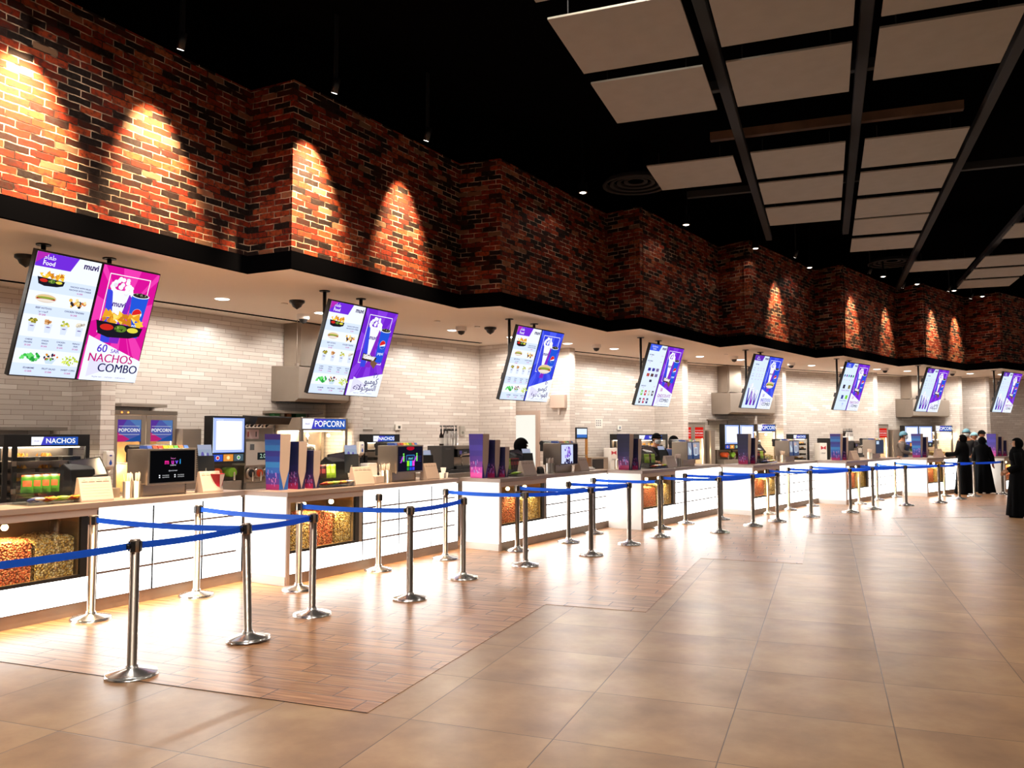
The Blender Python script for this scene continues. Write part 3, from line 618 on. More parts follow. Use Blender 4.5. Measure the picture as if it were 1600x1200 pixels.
# ------------------------------------------------------------------ counters
CH = 1.0; TT = .055
def heap(n0, x0, x1, y0, y1, z0, z1, m, q):      # a bumpy heap filling a bin
    mb = MB(); N = 12; vs = []; fs = []
    for i in range(N+1):
        for j in range(N+1):
            a, b = i/N, j/N; z = z1-(.02*(abs(a-.5)*2)**2+.03*(abs(b-.5)*2)**2)+(q.random()-.5)*.025
            vs.append((x0+(x1-x0)*a, y0+(y1-y0)*b, z))
    for i in range(N):
        for j in range(N): k = i*(N+1)+j; fs.append((k, k+N+1, k+N+2, k+1))
    mb.add(vs, fs, m, True)
    e = [i*(N+1) for i in range(N+1)]+[N*(N+1)+j for j in range(1, N+1)]+[i*(N+1)+N for i in range(N-1, -1, -1)]+[j for j in range(N-1, 0, -1)]
    o = len(e); base = [(vs[k][0], vs[k][1], z0) for k in e]; tp = [vs[k] for k in e]
    mb.add(base+tp, [(i, (i+1) % o, o+(i+1) % o, o+i) for i in range(o)]+[tuple(range(o))[::-1]], m)
    return mb
BULB = emi('warm_bulb', (1, .72, .36, 1), 20)
def counter(i):
    (A, a, L) = ufr(i); t = thing('serving_counter', '%s serving counter from the left, lit white front with a popcorn display window' % ORD[i], 'counter', (A.x, A.y, 0), -a, 'serving counters')
    w0, w1 = (.05, L*.335) if i else (-.9, 1.42); pz = w1+(.15 if i else .18); D = .68; near = i < 2
    # carcass with an open display niche
    m = MB(); m.box(-D, min(0, w0), .0, -.03, L, .36, WHITE); m.box(-D, pz, .36, -.03, L, CH, WHITE); m.box(-D, w0, .36, -D+.03, pz, CH, WHITE); m.box(-D, w0, .975, -.03, pz, CH, WHITE)
    m.build('carcass', t)
    m = MB(); m.box(-D, min(0, w0-.05), 0, 0.004, w0, CH, BEIGE); m.build('end_panel', t)
    m = MB(); m.box(-.03, w0, 0, -.002, L, .12, TOE); m.box(-.03, w0, .118, .004, L, .124, RAIL); m.build('skirting', t)
    # niche lining, frame, dark post
    m = MB(); m.box(-.5, w0, .36, -.48, w1, .975, GOLD); m.box(-.48, w0, .955, -.03, w1, .975, GOLD); m.box(-.5, w0-.0, .36, -.03, w0+.01, .975, GOLD); m.box(-.5, w1-.01, .36, -.03, w1, .975, GOLD); m.box(-.48, w0, .36, -.03, w1, .385, GOLD)
    m.build('niche_lining', t)
    m = MB(); m.box(-.03, w0, .93, .002, pz, CH, BEIGE); m.box(-.03, w0, .355, .003, w1, .385, BLACK); m.box(-.03, w1, .355, .003, w1+.07, .93, BLACK); m.box(-.03, w1+.07, .355, -.0, pz-.02, .93, BEIGE if i == 0 else STEELD); m.box(-.03, pz-.02, .12, .002, pz, .98, BLACK)
    m.build('window_frame', t, .002)
    m = MB(); m.box(-.012, w0, .385, -.008, w1, .93, GLASS); m.build('window_pane', t)
    m = MB()
    for s in (.0, .5, 1): y = w0+.02+(w1-w0-.04)*s; m.box(-.46, y-.003, .385, -.014, y+.003, .88, ACRYL)
    m.build('bin_divider', t)
    for s in (.3, .72):
        y = w0+(w1-w0)*s; m = MB(); m.ball((-.12, y, .885), .03, BULB, 10); b = m.build('bulb', t)
        m = MB(); m.lathe([(.012, .9), (.03, .955)], BLACK, 10, (-.12, y, 0)); m.build('socket', b)
    for s in (.3, .72): spot('niche_light', (-.022, w0+(w1-w0)*s, .92), (-.42, 0, -1), P_POPCORN, 116, (1, .7, .32), .6, .02, t)
    # backlit panels with rails
    m = MB(); m.box(-.03, w0, .125, 0, w1+.13, .352, GLOW); m.build('light_panel', t)
    js = [pz, pz+(L-pz)*.34, pz+(L-pz)*.685, L]
    for k in range(3):
        m = MB(); y0, y1 = js[k], js[k+1]; m.box(-.03, y0, .125, 0, y1-.014, .975, GLOW)
        for z in (.37, .575, .775):
            e0 = y0 if k == 0 else y0+.01; e1 = y1-(.1 if k == 2 else 0); m.box(0, e0, z-.01, .012, e1, z+.01, RAIL)
        m.box(-.03, y1-.014, .125, .008, y1, .975, TRIMB)
        m.build('light_panel', t)
    # broad end that faces the queue
    if i:
        m = MB(); m.box(-D+.01, -.014, .1, -.012, 0, CH, GLOW2 if i in (1, 2, 4, 5, 6) else WHITE); m.box(-D+.01, -.012, 0, -.012, 0, .1, WHITE); m.build('step_panel', t)
    # contents of the niche: heaps of popcorn
    q = random.Random(i); mid = (w0+w1)/2+.02 if i else 1.0
    ms = [(w0+.03, mid-.02, POP_O, 'orange caramel'), (mid+.02, w1-.03, POP_Y, 'yellow butter')] if i != 1 else [(w0+.03, w0+.36, POP_Y, 'yellow butter'), (w0+.4, mid+.18, POP_O, 'orange caramel'), (mid+.22, w1-.03, POP_Y, 'pale yellow butter')]
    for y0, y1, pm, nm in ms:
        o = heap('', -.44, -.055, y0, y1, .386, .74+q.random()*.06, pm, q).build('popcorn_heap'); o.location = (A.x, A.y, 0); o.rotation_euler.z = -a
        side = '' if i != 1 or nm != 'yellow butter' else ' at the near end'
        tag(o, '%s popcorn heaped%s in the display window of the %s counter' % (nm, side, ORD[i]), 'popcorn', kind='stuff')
    # worktop
    m = MB(); m.box(-.72, -.012 if i else -.96, CH, .018, L+.0, CH+TT, WORK)
    o = m.build('worktop', None, .004, (A.x, A.y, 0), -a); tag(o, 'taupe solid worktop on the %s serving counter' % ORD[i], 'worktop', 'counter worktops')
for i in range(8): counter(i)
# staff side back counters along the tiled wall
for wi, s0, s1, n in ((1, -2, 4.1, 'first'), (2, 2.5, 4.2, 'second'), (3, .1, 3.5, 'third'), (4, .1, 4.2, 'fourth'), (5, 1.3, 3.6, 'fifth'), (6, .1, 3.7, 'sixth'), (7, 1.6, 3.6, 'seventh')):
    m = MB(); m.box(.03, s0, .05, .82, s1, .84, STEELD); c = m
    o = thing('back_counter', 'steel back counter under the tiled wall of the %s bay' % n, 'back counter', wpt(wi, 0, 0), wa(wi), 'steel back counters')
    m.build('cabinet_body', o); m = MB(); m.box(.03, s0-.01, .84, .88, s1+.01, .88, STEEL); m.build('counter_top', o, .004)

# ------------------------------------------------------------------ queue posts and belts
ST = [(-4.66,4.59), (-4.53,5.69), (-4.6,6.7), (-6.40,5.80), (-6.27,7.02), (-5.47,7.70), (-5.30,9.14), (-4.09,7.7), (-4.92,10.29), (-4.07,9.0), (-4.28,11.4), (-3.7,10.15), (-3.85,12.57), (-3.15,11.36), (-3.78,13.82), (-2.89,12.64), (-2.63,13.75), (-2.82,14.96), (-2.55,15.94), (-1.77,14.75), (-2.0,16.98), (-1.31,15.99), (-.93,16.96), (-1.2,18.5), (-.82,19.6), (-.36,20.9), (-.33,18.12), (.46,19.45), (.96,20.45), (.72,21.9), (1.2,23.3), (1.72,24.6), (1.75,21.81), (2.6,22.99), (3.23,24.43), (3.75,25.57), (4.64,26.79), (3.0,25.4), (-6.15, 3.98), (-5.0, 2.9)]
BL = [(39,0), (0,1), (1,2), (3,1), (4,2), (5,7), (7,9), (8,11), (10,13), (11,13), (13,15), (12,15), (14,16), (17,19), (18,21), (19,21), (21,22), (20,22), (23,26), (24,27), (26,27), (27,28), (25,28), (30,32), (31,33), (32,33), (33,34), (34,35), (35,36), (37,36), (28,32), (29,32)]
SLABEL = {0: 'nearest steel queue post in front, at the first belt corner', 1: 'leaning steel queue post second in the front row', 2: 'steel queue post at the far corner of the first queue', 3: 'steel queue post close to the first popcorn window', 4: 'steel queue post before the first counter far end', 38: 'steel queue post cut off by the left edge', 39: 'steel queue post outside the left edge'}
sp_ = thing('queue_post', '', 'queue post', (0, 0, 0))
m = MB(); m.lathe([(.178, 0), (.178, .018), (.172, .025), (.05, .05), (.046, .06), (.04, .075)], mat('polished_base_steel', C(225, 220, 214), .2, .9), 36); m.build('base', sp_)
m = MB(); m.lathe([(.034, .07), (.034, .9)], CAST, 22); m.build('post', sp_)
for k in range(3):
    pass
m = MB(); m.lathe([(.037, .868), (.038, .87), (.038, .95), (.035, .957), (.0001, .957)], CAST, 22); hd = m.build('belt_head', sp_)
m = MB()
for a in (0, 1, 2, 3):
    m.M = Matrix.Rotation(a*math.pi/2+.4, 4, 'Z'); m.box(.03, -.016, .872, .044, .016, .945, BLACK)
m.build('belt_slot', hd)
rows = {'front': [], 'back': []}
posts = []
frontset = [0, 1, 2, 7, 9, 11, 13, 15, 16, 19, 21, 22, 26, 27, 28, 32, 33, 34, 35, 36, 39]
fr = sorted([k for k in frontset], key=lambda k: ST[k][1]); bk = sorted([k for k in range(len(ST)) if k not in frontset], key=lambda k: ST[k][1])
NUM = ['first', 'second', 'third', 'fourth', 'fifth', 'sixth', 'seventh', 'eighth', 'ninth', 'tenth', 'eleventh', 'twelfth', 'thirteenth', 'fourteenth', 'fifteenth', 'sixteenth', 'seventeenth', 'eighteenth', 'nineteenth', 'twentieth', 'twenty-first']
for k, (x, y) in enumerate(ST):
    t = sp_ if k == 0 else copy_tree(sp_)
    t.location = (x, y, .0035); t.rotation_euler.z = (k*37 % 90)*math.pi/180
    if k == 1: t.rotation_euler = (0, R(-2.6), 0); t.location.z = .011
    if k in SLABEL: lab = SLABEL[k]
    elif k in fr: lab = 'steel queue post, %s of the front row nearest the hall' % NUM[fr.index(k)]
    else: lab = 'steel queue post, %s of the back row beside the counters' % NUM[bk.index(k)]
    tag(t, lab, 'queue post', 'steel queue posts'); posts.append(t)
bpy.context.view_layer.update()
for a, b in BL:
    ta = posts[a]; Mi = ta.matrix_world.inverted()
    def topc(k): return posts[k].matrix_world @ Vector((0, 0, .912))
    p, q = topc(a), topc(b); d = (q-p); L = d.length; d.normalize(); p2 = p+d*.04; q2 = q-d*.04; n = Vector((d.y, -d.x, 0)).normalized()*.0012
    m = MB(); N = 10; vs = []
    for k in range(N+1):
        f = k/N; c = p2.lerp(q2, f)-Vector((0, 0, .03*L*4*f*(1-f)*.35))
        for sgn, dz in ((1, -.025), (1, .025), (-1, .025), (-1, -.025)): vs.append(tuple(Mi @ (c+n*sgn+Vector((0, 0, dz)))))
    fs = [(k*4+j, k*4+(j+1) % 4, (k+1)*4+(j+1) % 4, (k+1)*4+j) for k in range(N) for j in range(4)]
    m.add(vs, fs, BELT, False)
    o = m.build('belt', ta); tag(o, 'blue retractable belt')
    e = MB(); c = Mi @ q2; dd = Mi.to_3x3() @ d
    e.tube([tuple(c-dd*.03), tuple(c)], .02, BLACK, 6); e.build('belt_clip', o)

# ------------------------------------------------------------------ menu screens
SCR = [(-7.05,6.26,2.87,6.4), (-5.93,9.55,2.83,8.6), (-4.57,12.91,2.86,14.5), (-3.07,16.26,2.86,17.3), (-1.33,19.47,2.88,21.9), (.64,22.57,2.90,24.7), (2.81,25.62,2.92,28.4), (5.13,28.4,2.95,29.7)]
PROMO = [((214, 18, 150), (236, 60, 176), None, 'nachos', PINK, .61, .8, .58), (*PUR, None, 'choc', LN_CH_AR, .82, .72, .62), (*BLU, None, 'hotdog', LN_HD_AR, .8, .66, .58), (*PUR, None, 'choc', LN_CH, .62, .78, .58),
         (*BLU, None, 'hotdog', LN_HD, .62, .78, .58), (*PUR, None, 'choc', LN_CH, .62, .8, .58), (*PUR, None, 'choc', LN_CH_AR, .8, .68, .58), (*PUR, None, 'choc', LN_CH, .62, .8, .58)]
BOARD = [board_food, board_food, board_food, board_drinks, board_popcorn, board_icons, board_popcorn, board_popcorn]
SL = ['food menu beside a bright pink nachos combo poster', 'food menu beside a purple chocolate combo poster in Arabic', 'food menu beside a blue hotdog combo poster in Arabic', 'snack menu beside a purple chocolate combo poster', 'popcorn menu beside a blue hotdog combo poster', 'sweets menu beside a purple chocolate combo poster, sixth screen', 'popcorn menu beside a purple Arabic poster, seventh screen', 'popcorn menu on the farthest hanging screen at the right']
TL = R(18.1)
for k, (x, y, z, yw) in enumerate(SCR):
    t = thing('menu_screen', 'hanging double screen, '+SL[k], 'menu screen', (x, y, z), -R(yw), 'hanging menu screens')
    T = Matrix.Rotation(TL, 4, 'Y')
    for s in (0, 1):
        y0 = -.7+.7*s
        m = MB(); m.M = T; m.box(-.06, y0+.002, -.625, 0, y0+.698, .625, BLACK); o = m.build('display_housing', t, .003)
        m = MB(); A = Art(m, T @ face_x(.0012, y0+.014, .611), .672, 1.222)
        if s == 0: BOARD[k](A)
        else:
            b = PROMO[k]; board_promo(A, *b)
        m.build('display_picture', o)
    m = MB(); m.M = T; m.box(-.13, -.62, -.3, -.06, .62, -.2, BLACK); m.box(-.13, -.62, .2, -.06, .62, .3, BLACK)
    for yy in (-.38, .38): m.box(-.16, yy-.04, -.5, -.1, yy+.04, .5, BLACK)
    m.build('mounting_frame', t)
    for yy in (-.37, .37):
        hz = ZS-z; m = MB(); m.tube([(-.22, yy, -.1), (-.22, yy, hz)], .024, BLACK, 10); m.lathe([(.07, hz-.012), (.07, hz)], BLACK, 16, (-.22, yy, 0)); m.box(-.24, yy-.02, -.12, -.08, yy+.02, .0, BLACK); m.build('ceiling_rod', t)

# ------------------------------------------------------------------ small equipment; local frame: +X towards the customer, Y along the counter
SCRD = {}
def art_muvi(A):
    w, h = A.w, A.h; A.rect(0, 0, w, h, (8, 8, 10))
    A.text('\ufe8e\ufee4\ufee8\ufef4\ufeb3', w*.5, h*.24, h*.08, (230, 120, 200))
    for i, (c, col) in enumerate(zip('muvi', ((236, 40, 150), (214, 60, 190), (120, 90, 230), (60, 170, 240)))): A.text(c, w*(.36+.1*i+(.03 if i == 1 else .02 if i == 2 else 0)), h*.36, h*.22, col, h*.006)
    A.text('CINEMAS', w*.5, h*.47, h*.055, (220, 220, 230)); A.text('@muvicinemas', w*.5, h*.64, h*.055, (220, 220, 230))
    for x in (.32, .66):
        for y in (.78, .84): A.rect(w*(x-.13), h*(y-.018), w*(x-.1), h*(y+.018), (230, 230, 235)); A.text('muvicinemas', w*(x+.02), h*y, h*.05, (225, 225, 230))
def art_neon(A):
    w, h = A.w, A.h; A.rect(0, 0, w, h, (20, 18, 34)); A.ell(w*.5, h*.06, w*.16, h*.09, (170, 16, 40))
    for k in range(4): A.rect(w*.05, h*(.4+.07*k), w*.95, h*(.41+.07*k), (60, 60, 140))
    for x, c in ((.22, (120, 230, 90)), (.76, (120, 230, 90))): A.ell(w*x, h*.3, w*.03, h*.04, c); A.rect(w*(x-.03), h*.35, w*(x+.03), h*.6, c); A.poly([(w*(x-.14), h*.66), (w*(x-.05), h*.4), (w*(x+.01), h*.4), (w*(x-.1), h*.66)], (190, 60, 220))
    A.ring(w*.33, h*.34, w*.66, h*.6, w*.012, (60, 150, 230)); A.text('muvi', w*.5, h*.48, h*.16, (120, 240, 240))
    for i, c in enumerate(((150, 240, 40), (50, 180, 240), (230, 70, 220))): A.rect(w*(.35+.11*i), h*.58, w*(.44+.11*i), h*.8, c); A.rect(w*(.35+.11*i), h*.84, w*(.44+.11*i), h*.97, ((30, 150, 60), (30, 70, 220), (70, 60, 230))[i])
def art_map(A):
    w, h = A.w, A.h; A.rect(0, 0, w, h, (22, 18, 26)); A.rect(w*.02, h*.02, w*.72, h*.97, (206, 214, 246)); a_pile(A, w*.38, h*.42, w*.44, [(130, 90, 210), (170, 150, 230), (90, 60, 180)], 30, 4, .09, .7); a_pile(A, w*.4, h*.88, w*.5, [(40, 30, 60), (60, 60, 110)], 20, 6, .08, .3); A.text('muvi', w*.4, h*.12, h*.1, (90, 60, 160))
def art_poster(A):
    w, h = A.w, A.h; A.rect(0, 0, w, h, (150, 150, 165)); A.rect(0, h*.75, w, h, (70, 80, 110))
    A.poly([(w*.3, 0), (w*.4, 0), (w*.5, h), (w*.36, h)], (30, 50, 90)); A.ring(w*.55, h*.3, w*.8, h*.8, w*.03, (200, 220, 235)); A.poly([(w*.05, h*.2), (w*.28, h*.5), (w*.2, h*.8), (w*.1, h*.6)], (190, 210, 220)); A.ell(w*.6, h*.2, w*.13, h*.12, (200, 170, 160))
def drink_dispenser(i, s0, s1, art, label):
    w = s1-s0; t = thing('drink_dispenser', label, 'drink dispenser', upt(i, s0, .12, CH+TT), ua(i), 'countertop drink dispensers')
    D = .34
    m = MB(); m.box(-D, .0, .13, -.03, w, .5, STEEL); m.build('body', t, .006)
    m = MB(); m.box(-D+.03, .02, 0, -.1, w-.04, .13, STEEL); m.build('base', t, .004)
    m = MB(); m.box(-.03, -.005, .12, -.0, w+.005, .505, STEEL); fo = m.build('screen_bezel', t, .004)
    m = MB(); m.box(-.012, .018, .14, .002, w-.018, .485, BLACK); A = Art(m, face_x(.0022, .022, .481), w-.044, .337); art(A); m.build('screen', fo)
    m = MB(); m.box(-D-.09, .05, .36, -D, w-.06, .52, BLACK); m.tube([(-D-.05, .03, .5), (-D-.05, w-.04, .5)], .045, BLACK, 12); m.build('valve_housing', t, .008)
    m = MB(); n = 8
    cs = [(40, 70, 150), (120, 60, 40), (150, 40, 40), (214, 160, 30), (160, 180, 50), (60, 130, 60), (180, 90, 50), (50, 90, 170)]
    for k in range(n): y = .04+(w-.08)*k/n; m.prism([(-.2, y, .502), (-.06, y, .502), (-.08, y, .535), (-.2, y, .535)], (0, (w-.08)/n*.82, 0), prt(*cs[k]))
    m.build('flavour_button', t)
    m = MB()
    for k in range(6): m.box(-.1, w-.06, .02+k*.018, -.096, w-.045, .03+k*.018, BLACK)
    m.build('vent', t)
    return t
def menu_stand(i, s, w, label, lines=True):
    t = thing('price_stand', label, 'price stand', upt(i, s, .14, CH+TT), ua(i)+R(-8), 'cream price stands')
    m = MB(); m.prism([(-.1, 0, 0), (.06, 0, 0), (.06, 0, .02), (-.02, 0, .235), (-.055, 0, .235)], (0, w, 0), BEIGE); o = m.build('stand_body', t, .003)
    m = MB(); T = Matrix.Translation((.0605, 0, .02)) @ Matrix.Rotation(-math.atan2(.08, .215), 4, 'Y'); A = Art(m, T @ face_x(0, .0, .225), w, .22, prt)
    for k in range(4): A.text('SAR', w*(.17+.22*k), .022, .014, (110, 90, 84)); A.rect(w*(.08+.22*k), .038, w*(.26+.22*k), .043, (90, 76, 72))
    for k in range(5): A.rect(w*.08, .07+k*.028, w*.9, .072+k*.028, (196, 172, 154))
    m.build('printed_lines', o)
    return t
def straw_holder(i, s, label, d=.2):
    t = thing('straw_holder', label, 'straw holder', upt(i, s, d, CH+TT), ua(i), 'steel straw holders')
    for dy in (0, .1):
        m = MB(); m.lathe([(.045, 0), (.047, .17), (.043, .17), (.041, .01)], STEEL, 18, (0, dy, 0)); c = m.build('steel_cup', t)
        m = MB(); q = random.Random(int(s*10)+i)
        for k in range(16):
            a = q.random()*6.28; r_ = .03*q.random()**.5; x, y = r_*math.cos(a), r_*math.sin(a)+dy; m.tube([(x*.6, dy+(y-dy)*.6, .02), (x*1.5, dy+(y-dy)*1.5, .235+q.random()*.03)], .0045, BEIGE, 6)
        o = m.build('paper_straws', t); o['kind'] = 'stuff'
    return t
def tablet(i, s, d, label, z=.1, ang=-25):
    t = thing('customer_display', label, 'tablet', upt(i, s, d, CH+TT), ua(i)+R(ang), 'small customer displays')
    m = MB(); m.box(-.07, .02, 0, .05, .16, .015, BLACK); m.tube([(-.02, .09, .01), (-.02, .09, z+.1)], .014, BLACK, 10); m.build('display_stand', t)
    T = Matrix.Translation((0, 0, z)) @ Matrix.Rotation(R(-12), 4, 'Y')
    m = MB(); m.M = T; m.box(-.014, 0, 0, 0, .19, .25, BLACK); A = Art(m, T @ face_x(.0006, .014, .236), .162, .222, lambda r, g, b: emi('tablet_%d_%d_%d' % (r, g, b), C(r, g, b), .75)); A.rect(0, 0, .162, .222, (176, 190, 214)); A.rect(0, 0, .162, .06, (190, 196, 222)); A.ell(.05, .14, .018, .05, (120, 110, 190)); A.ell(.08, .145, .012, .045, (214, 220, 240)); A.ell(.11, .14, .014, .04, (120, 110, 190)); m.build('display', t)
    return t
def till(i, s, d, label, lit=False):
    t = thing('till', label, 'till', upt(i, s, d, CH+TT), ua(i), 'black tills')
    m = MB(); m.prism([(-.25, 0, 0), (.06, 0, 0), (.0, 0, .3), (-.12, 0, .36), (-.2, 0, .3)], (0, .28, 0), BLACK); m.build('till_body', t, .01)
    T = Matrix.Translation((.0, .08, .2)) @ Matrix.Rotation(R(-38), 4, 'Y') @ Matrix.Rotation(R(-10), 4, 'Z')
    m = MB(); m.M = T; m.box(-.03, 0, 0, 0, .33, .24, BLACK); m.box(.0, .015, .015, .002, .315, .225, mat('dark_screen', C(86, 80, 86), .12)); m.build('till_screen', t, .004)
    m = MB(); m.box(-.02, .3, 0, .1, .38, .03, BLACK); m.box(.02, .3, .03, .07, .38, .09, BLACK); m.build('card_reader', t, .006)
    return t
def crinkle(w, h, d, m_, m2, seed):      # pillow shaped snack bag standing up
    q = random.Random(seed); mb = MB(); N = 7; K = 9; vs = []; fs = []
    for side in (1, -1):
        o = len(vs)
        for a in range(N+1):
            for b in range(K+1):
                u, v = a/N, b/K; t_ = d*.5*(max(0, math.sin(math.pi*u))**.5)*(max(0, math.sin(math.pi*v))**.4)
                vs.append((side*(t_+(q.random()-.5)*.006), (u-.5)*w, v*h))
        for a in range(N):
            for b in range(K):
                k = o+a*(K+1)+b; f = (k, k+K+1, k+K+2, k+1); fs.append(f if side > 0 else f[::-1])
    for f in fs:
        pass
    mb.add(vs, fs, m_, True)
    s_ = mb.slot(m2)
    for j, f in enumerate(mb.f):
        c = [mb.v[k] for k in f]; v = sum(p[2] for p in c)/4/h; u = sum(p[1] for p in c)/4/w+.5
        if .3 < v < .62 and .2 < u < .8 or v > .88: mb.mi[j] = s_
    return mb
def pk(n, c1, c2):
    return (mat('foil_'+n+'_a', c1, .35, .1, var=.15), mat('foil_'+n+'_b', c2, .4, var=.2))
FOIL = {'green': pk('green', C(70, 130, 40), C(190, 90, 50)), 'dark': pk('dark', C(60, 26, 34), C(140, 60, 60)), 'lime': pk('lime', C(150, 190, 50), C(190, 210, 110)), 'red': pk('red', C(160, 40, 30), C(230, 180, 60)), 'mix': pk('mix', C(60, 70, 130), C(220, 210, 200))}
BAGM = {}
def bag(kind):
    if kind not in BAGM:
        o = crinkle(.105, .17, .045, *FOIL[kind], seed=len(BAGM)).build('snack_bag'); BAGM[kind] = o.data; bpy.data.objects.remove(o)
    return BAGM[kind]
def snack_rack(i, s, kinds, cn):
    base = upt(i, s, .3, CH+TT); a = ua(i)
    t = thing('snack_rack', 'two-tier clear acrylic rack holding snack bags on the %s counter' % cn, 'rack', base, a, 'acrylic snack racks')
    m = MB(); m.box(-.14, 0, .0, .2, .6, .006, ACRYL); m.box(.194, 0, 0, .2, .6, .04, ACRYL); m.box(-.14, 0, 0, .2, .005, .07, ACRYL); m.box(-.14, .595, 0, .2, .6, .07, ACRYL); m.build('lower_tray', t)
    m = MB(); m.box(-.16, .06, .1, .06, .56, .106, ACRYL); m.box(.054, .06, .1, .06, .56, .15, ACRYL); m.box(-.16, .06, 0, -.154, .56, .3, ACRYL); m.box(-.16, .06, 0, .06, .065, .2, ACRYL); m.box(-.16, .555, 0, .06, .56, .2, ACRYL); m.build('upper_tray', t)
    R_ = Matrix.Translation(base) @ Matrix.Rotation(a, 4, 'Z')
    for row, (x, z, tilt, n) in enumerate(((-.05, .107, 8, 4), (.12, .008, 74, 4))):
        for k in range(n):
            kind = kinds[(k+row*n) % len(kinds)] if row == 0 else ['mix', 'red', 'lime', 'red'][(k+i) % 4]
            o = bpy.data.objects.new('snack_bag', bag(kind)); COL.objects.link(o)
            o.matrix_world = R_ @ Matrix.Translation((x-(.06 if row else 0)+.0, .13+.12*k, z+(.03 if row else 0))) @ Matrix.Rotation(-R(-tilt if not row else -tilt), 4, 'Y') if False else R_ @ (Matrix.Translation((x, .13+.085*k, z)) @ Matrix.Rotation(R(-38), 4, 'Z') @ Matrix.Rotation(R(-10), 4, 'Y') if not row else Matrix.Translation((.02, .12+.125*k, z+.026)) @ Matrix.Rotation(R(80), 4, 'Y'))
            tag(o, '%s snack bag %s tier of the acrylic rack, %s counter' % ({'green': 'green and orange', 'dark': 'dark wine red', 'lime': 'lime green', 'red': 'red and yellow', 'mix': 'blue and white'}[kind], 'standing in the upper' if not row else 'lying on the lower', cn), 'snack bag', 'snack bags in the %s rack' % cn)
def popcorn_box(i, s, d, w, dp, h, cols, label, grp):
    """tall printed carton; the side towards the hall shows a cream V panel"""
    t = thing('popcorn_carton', label, 'popcorn carton', upt(i, s, d, CH+TT), ua(i)+R(0), grp)
    b = .82
    m = MB(); P = [(0, 0), (0, dp), (-w, dp), (-w, 0)]
    lo = [(x*b-(w*(1-b)/2), dp/2+(y-dp/2)*b, 0) for x, y in P]; hi = [(x, y, h) for x, y in P]; c1, c2 = prt(*cols[0]), prt(*cols[1])
    m.add(lo+hi, [(0, 1, 2, 3), (0, 4, 5, 1), (1, 5, 6, 2), (2, 6, 7, 3), (3, 7, 4, 0), (4, 7, 6, 5)], c1); o = m.build('carton_body', t)
    m = MB(); n0 = Vector((h, 0, -w*(1-b)/2)).normalized()
    def on(y, z):      # point on the hall side
        f = z/h; x = -w*(1-b)/2*(1-f); return (x+.0012, dp/2+(y-dp/2)*(b+(1-b)*f), z)
    e = .0
    m.poly([on(dp*.0, h), on(dp*.0, h*.36), on(dp*.5, 0.002), on(dp, h*.36), on(dp, h)], BEIGE)
    m.build('cream_side', o)
    # printed front: gradient bands, magenta foot with light streaks
    m = MB(); q = random.Random(int(s*100)+i)
    def fr_(x, z):
        f = z/h; y = dp/2-dp/2*(b+(1-b)*f); return (-w*(1-b)/2*(1-f)+x*(b+(1-b)*f)*-w, y-.001, z)
    def band(z0, z1, c): m.poly([fr_(0, z0), fr_(1, z0), fr_(1, z1), fr_(0, z1)], prt(*c))
    B = cols[2]
    for k in range(len(B)): band(h*k/len(B), h*(k+1)/len(B), B[k])
    for k in range(16):
        x = .08+q.random()*.8; z = h*(.06+q.random()*.28); l = h*(.02+.06*q.random()); mt = prt(*q.choice([(190, 130, 220), (120, 160, 230), (230, 150, 210)]))
        a_, b_, c_, d_ = fr_(x, z), fr_(min(x+.04, 1), z), fr_(min(x+.07, 1), z+l), fr_(x+.02, z+l); m.poly([(p[0], p[1]-.001, p[2]) for p in (a_, b_, c_, d_)], mt)
    m.build('printed_front', o)
    return t
TEAL = [(170, 40, 120), (90, 50, 150), (50, 60, 160), (40, 100, 190), (50, 130, 200), (40, 70, 160), (48, 50, 140), (50, 120, 190), (40, 90, 170), (60, 40, 120)]
VIOLET = [(220, 70, 160), (190, 60, 170), (120, 50, 150), (80, 50, 150), (64, 50, 150), (70, 60, 170), (60, 50, 150), (70, 50, 150)]
DARKP = [(170, 30, 90), (110, 34, 100), (60, 34, 90), (36, 30, 80), (26, 26, 70), (22, 24, 64), (20, 22, 60), (24, 24, 66)]
def carton_set(i, s, cn, first, full=True):
    a = [(s, .42, .26, .17, .66, first), (s+.24, .36, .2, .14, .57, DARKP), (s+.43, .3, .16, .12, .46, DARKP)]
    for k, (ss, d, w, dp, h, cols) in enumerate(a[:3 if full else 2]):
        popcorn_box(i, ss, d-.12, w, dp, h, (cols[3], cols[0], cols), '%s purple popcorn carton with a cream side on the %s counter' % (('tallest', 'middle', 'smallest')[k], cn), 'popcorn cartons on the %s counter' % cn)
def soap(x, y, z, rz, label):
    t = thing('soap_dispenser', label, 'soap dispenser', (x, y, z), rz, 'wall soap dispensers')
    m = MB(); m.prism([(0, -.055, 0), (.06, -.055, -.0), (.1, -.055, .05), (.1, -.055, .2), (.08, -.055, .25), (0, -.055, .25)], (0, .11, 0), WHITE); o = m.build('dispenser_case', t, .012)
    m = MB(); A = Art(m, face_x(.1002, -.055, .25), .11, .25, prt); A.ell(.055, .06, .02, .01, (50, 60, 150)); A.ell(.055, .16, .021, .026, (40, 90, 190)); A.poly([(.037, .15), (.055, .108), (.073, .15)], (40, 90, 190)); m.build('blue_drop_emblem', o)
    m = MB(); m.lathe([(.02, -.03), (.025, .0)], STEEL, 12, (.05, 0, 0)); m.build('nozzle', t)
def sign_art(A, word, ink_=None):
    w, h = A.w, A.h; A.rect(0, 0, w, h, (40, 84, 176)); A.poly([(w*.2, 0), (w*.55, 0), (w*.4, h), (w*.2, h)], (66, 66, 190)); A.poly([(0, 0), (w*.26, 0), (w*.2, h), (0, h)], (244, 246, 255)); A.text('muvi', w*.11, h*.5, h*.3, (90, 60, 160)); A.text(word, w*.62, h*.52, h*.85, (255, 255, 255), h*.012)
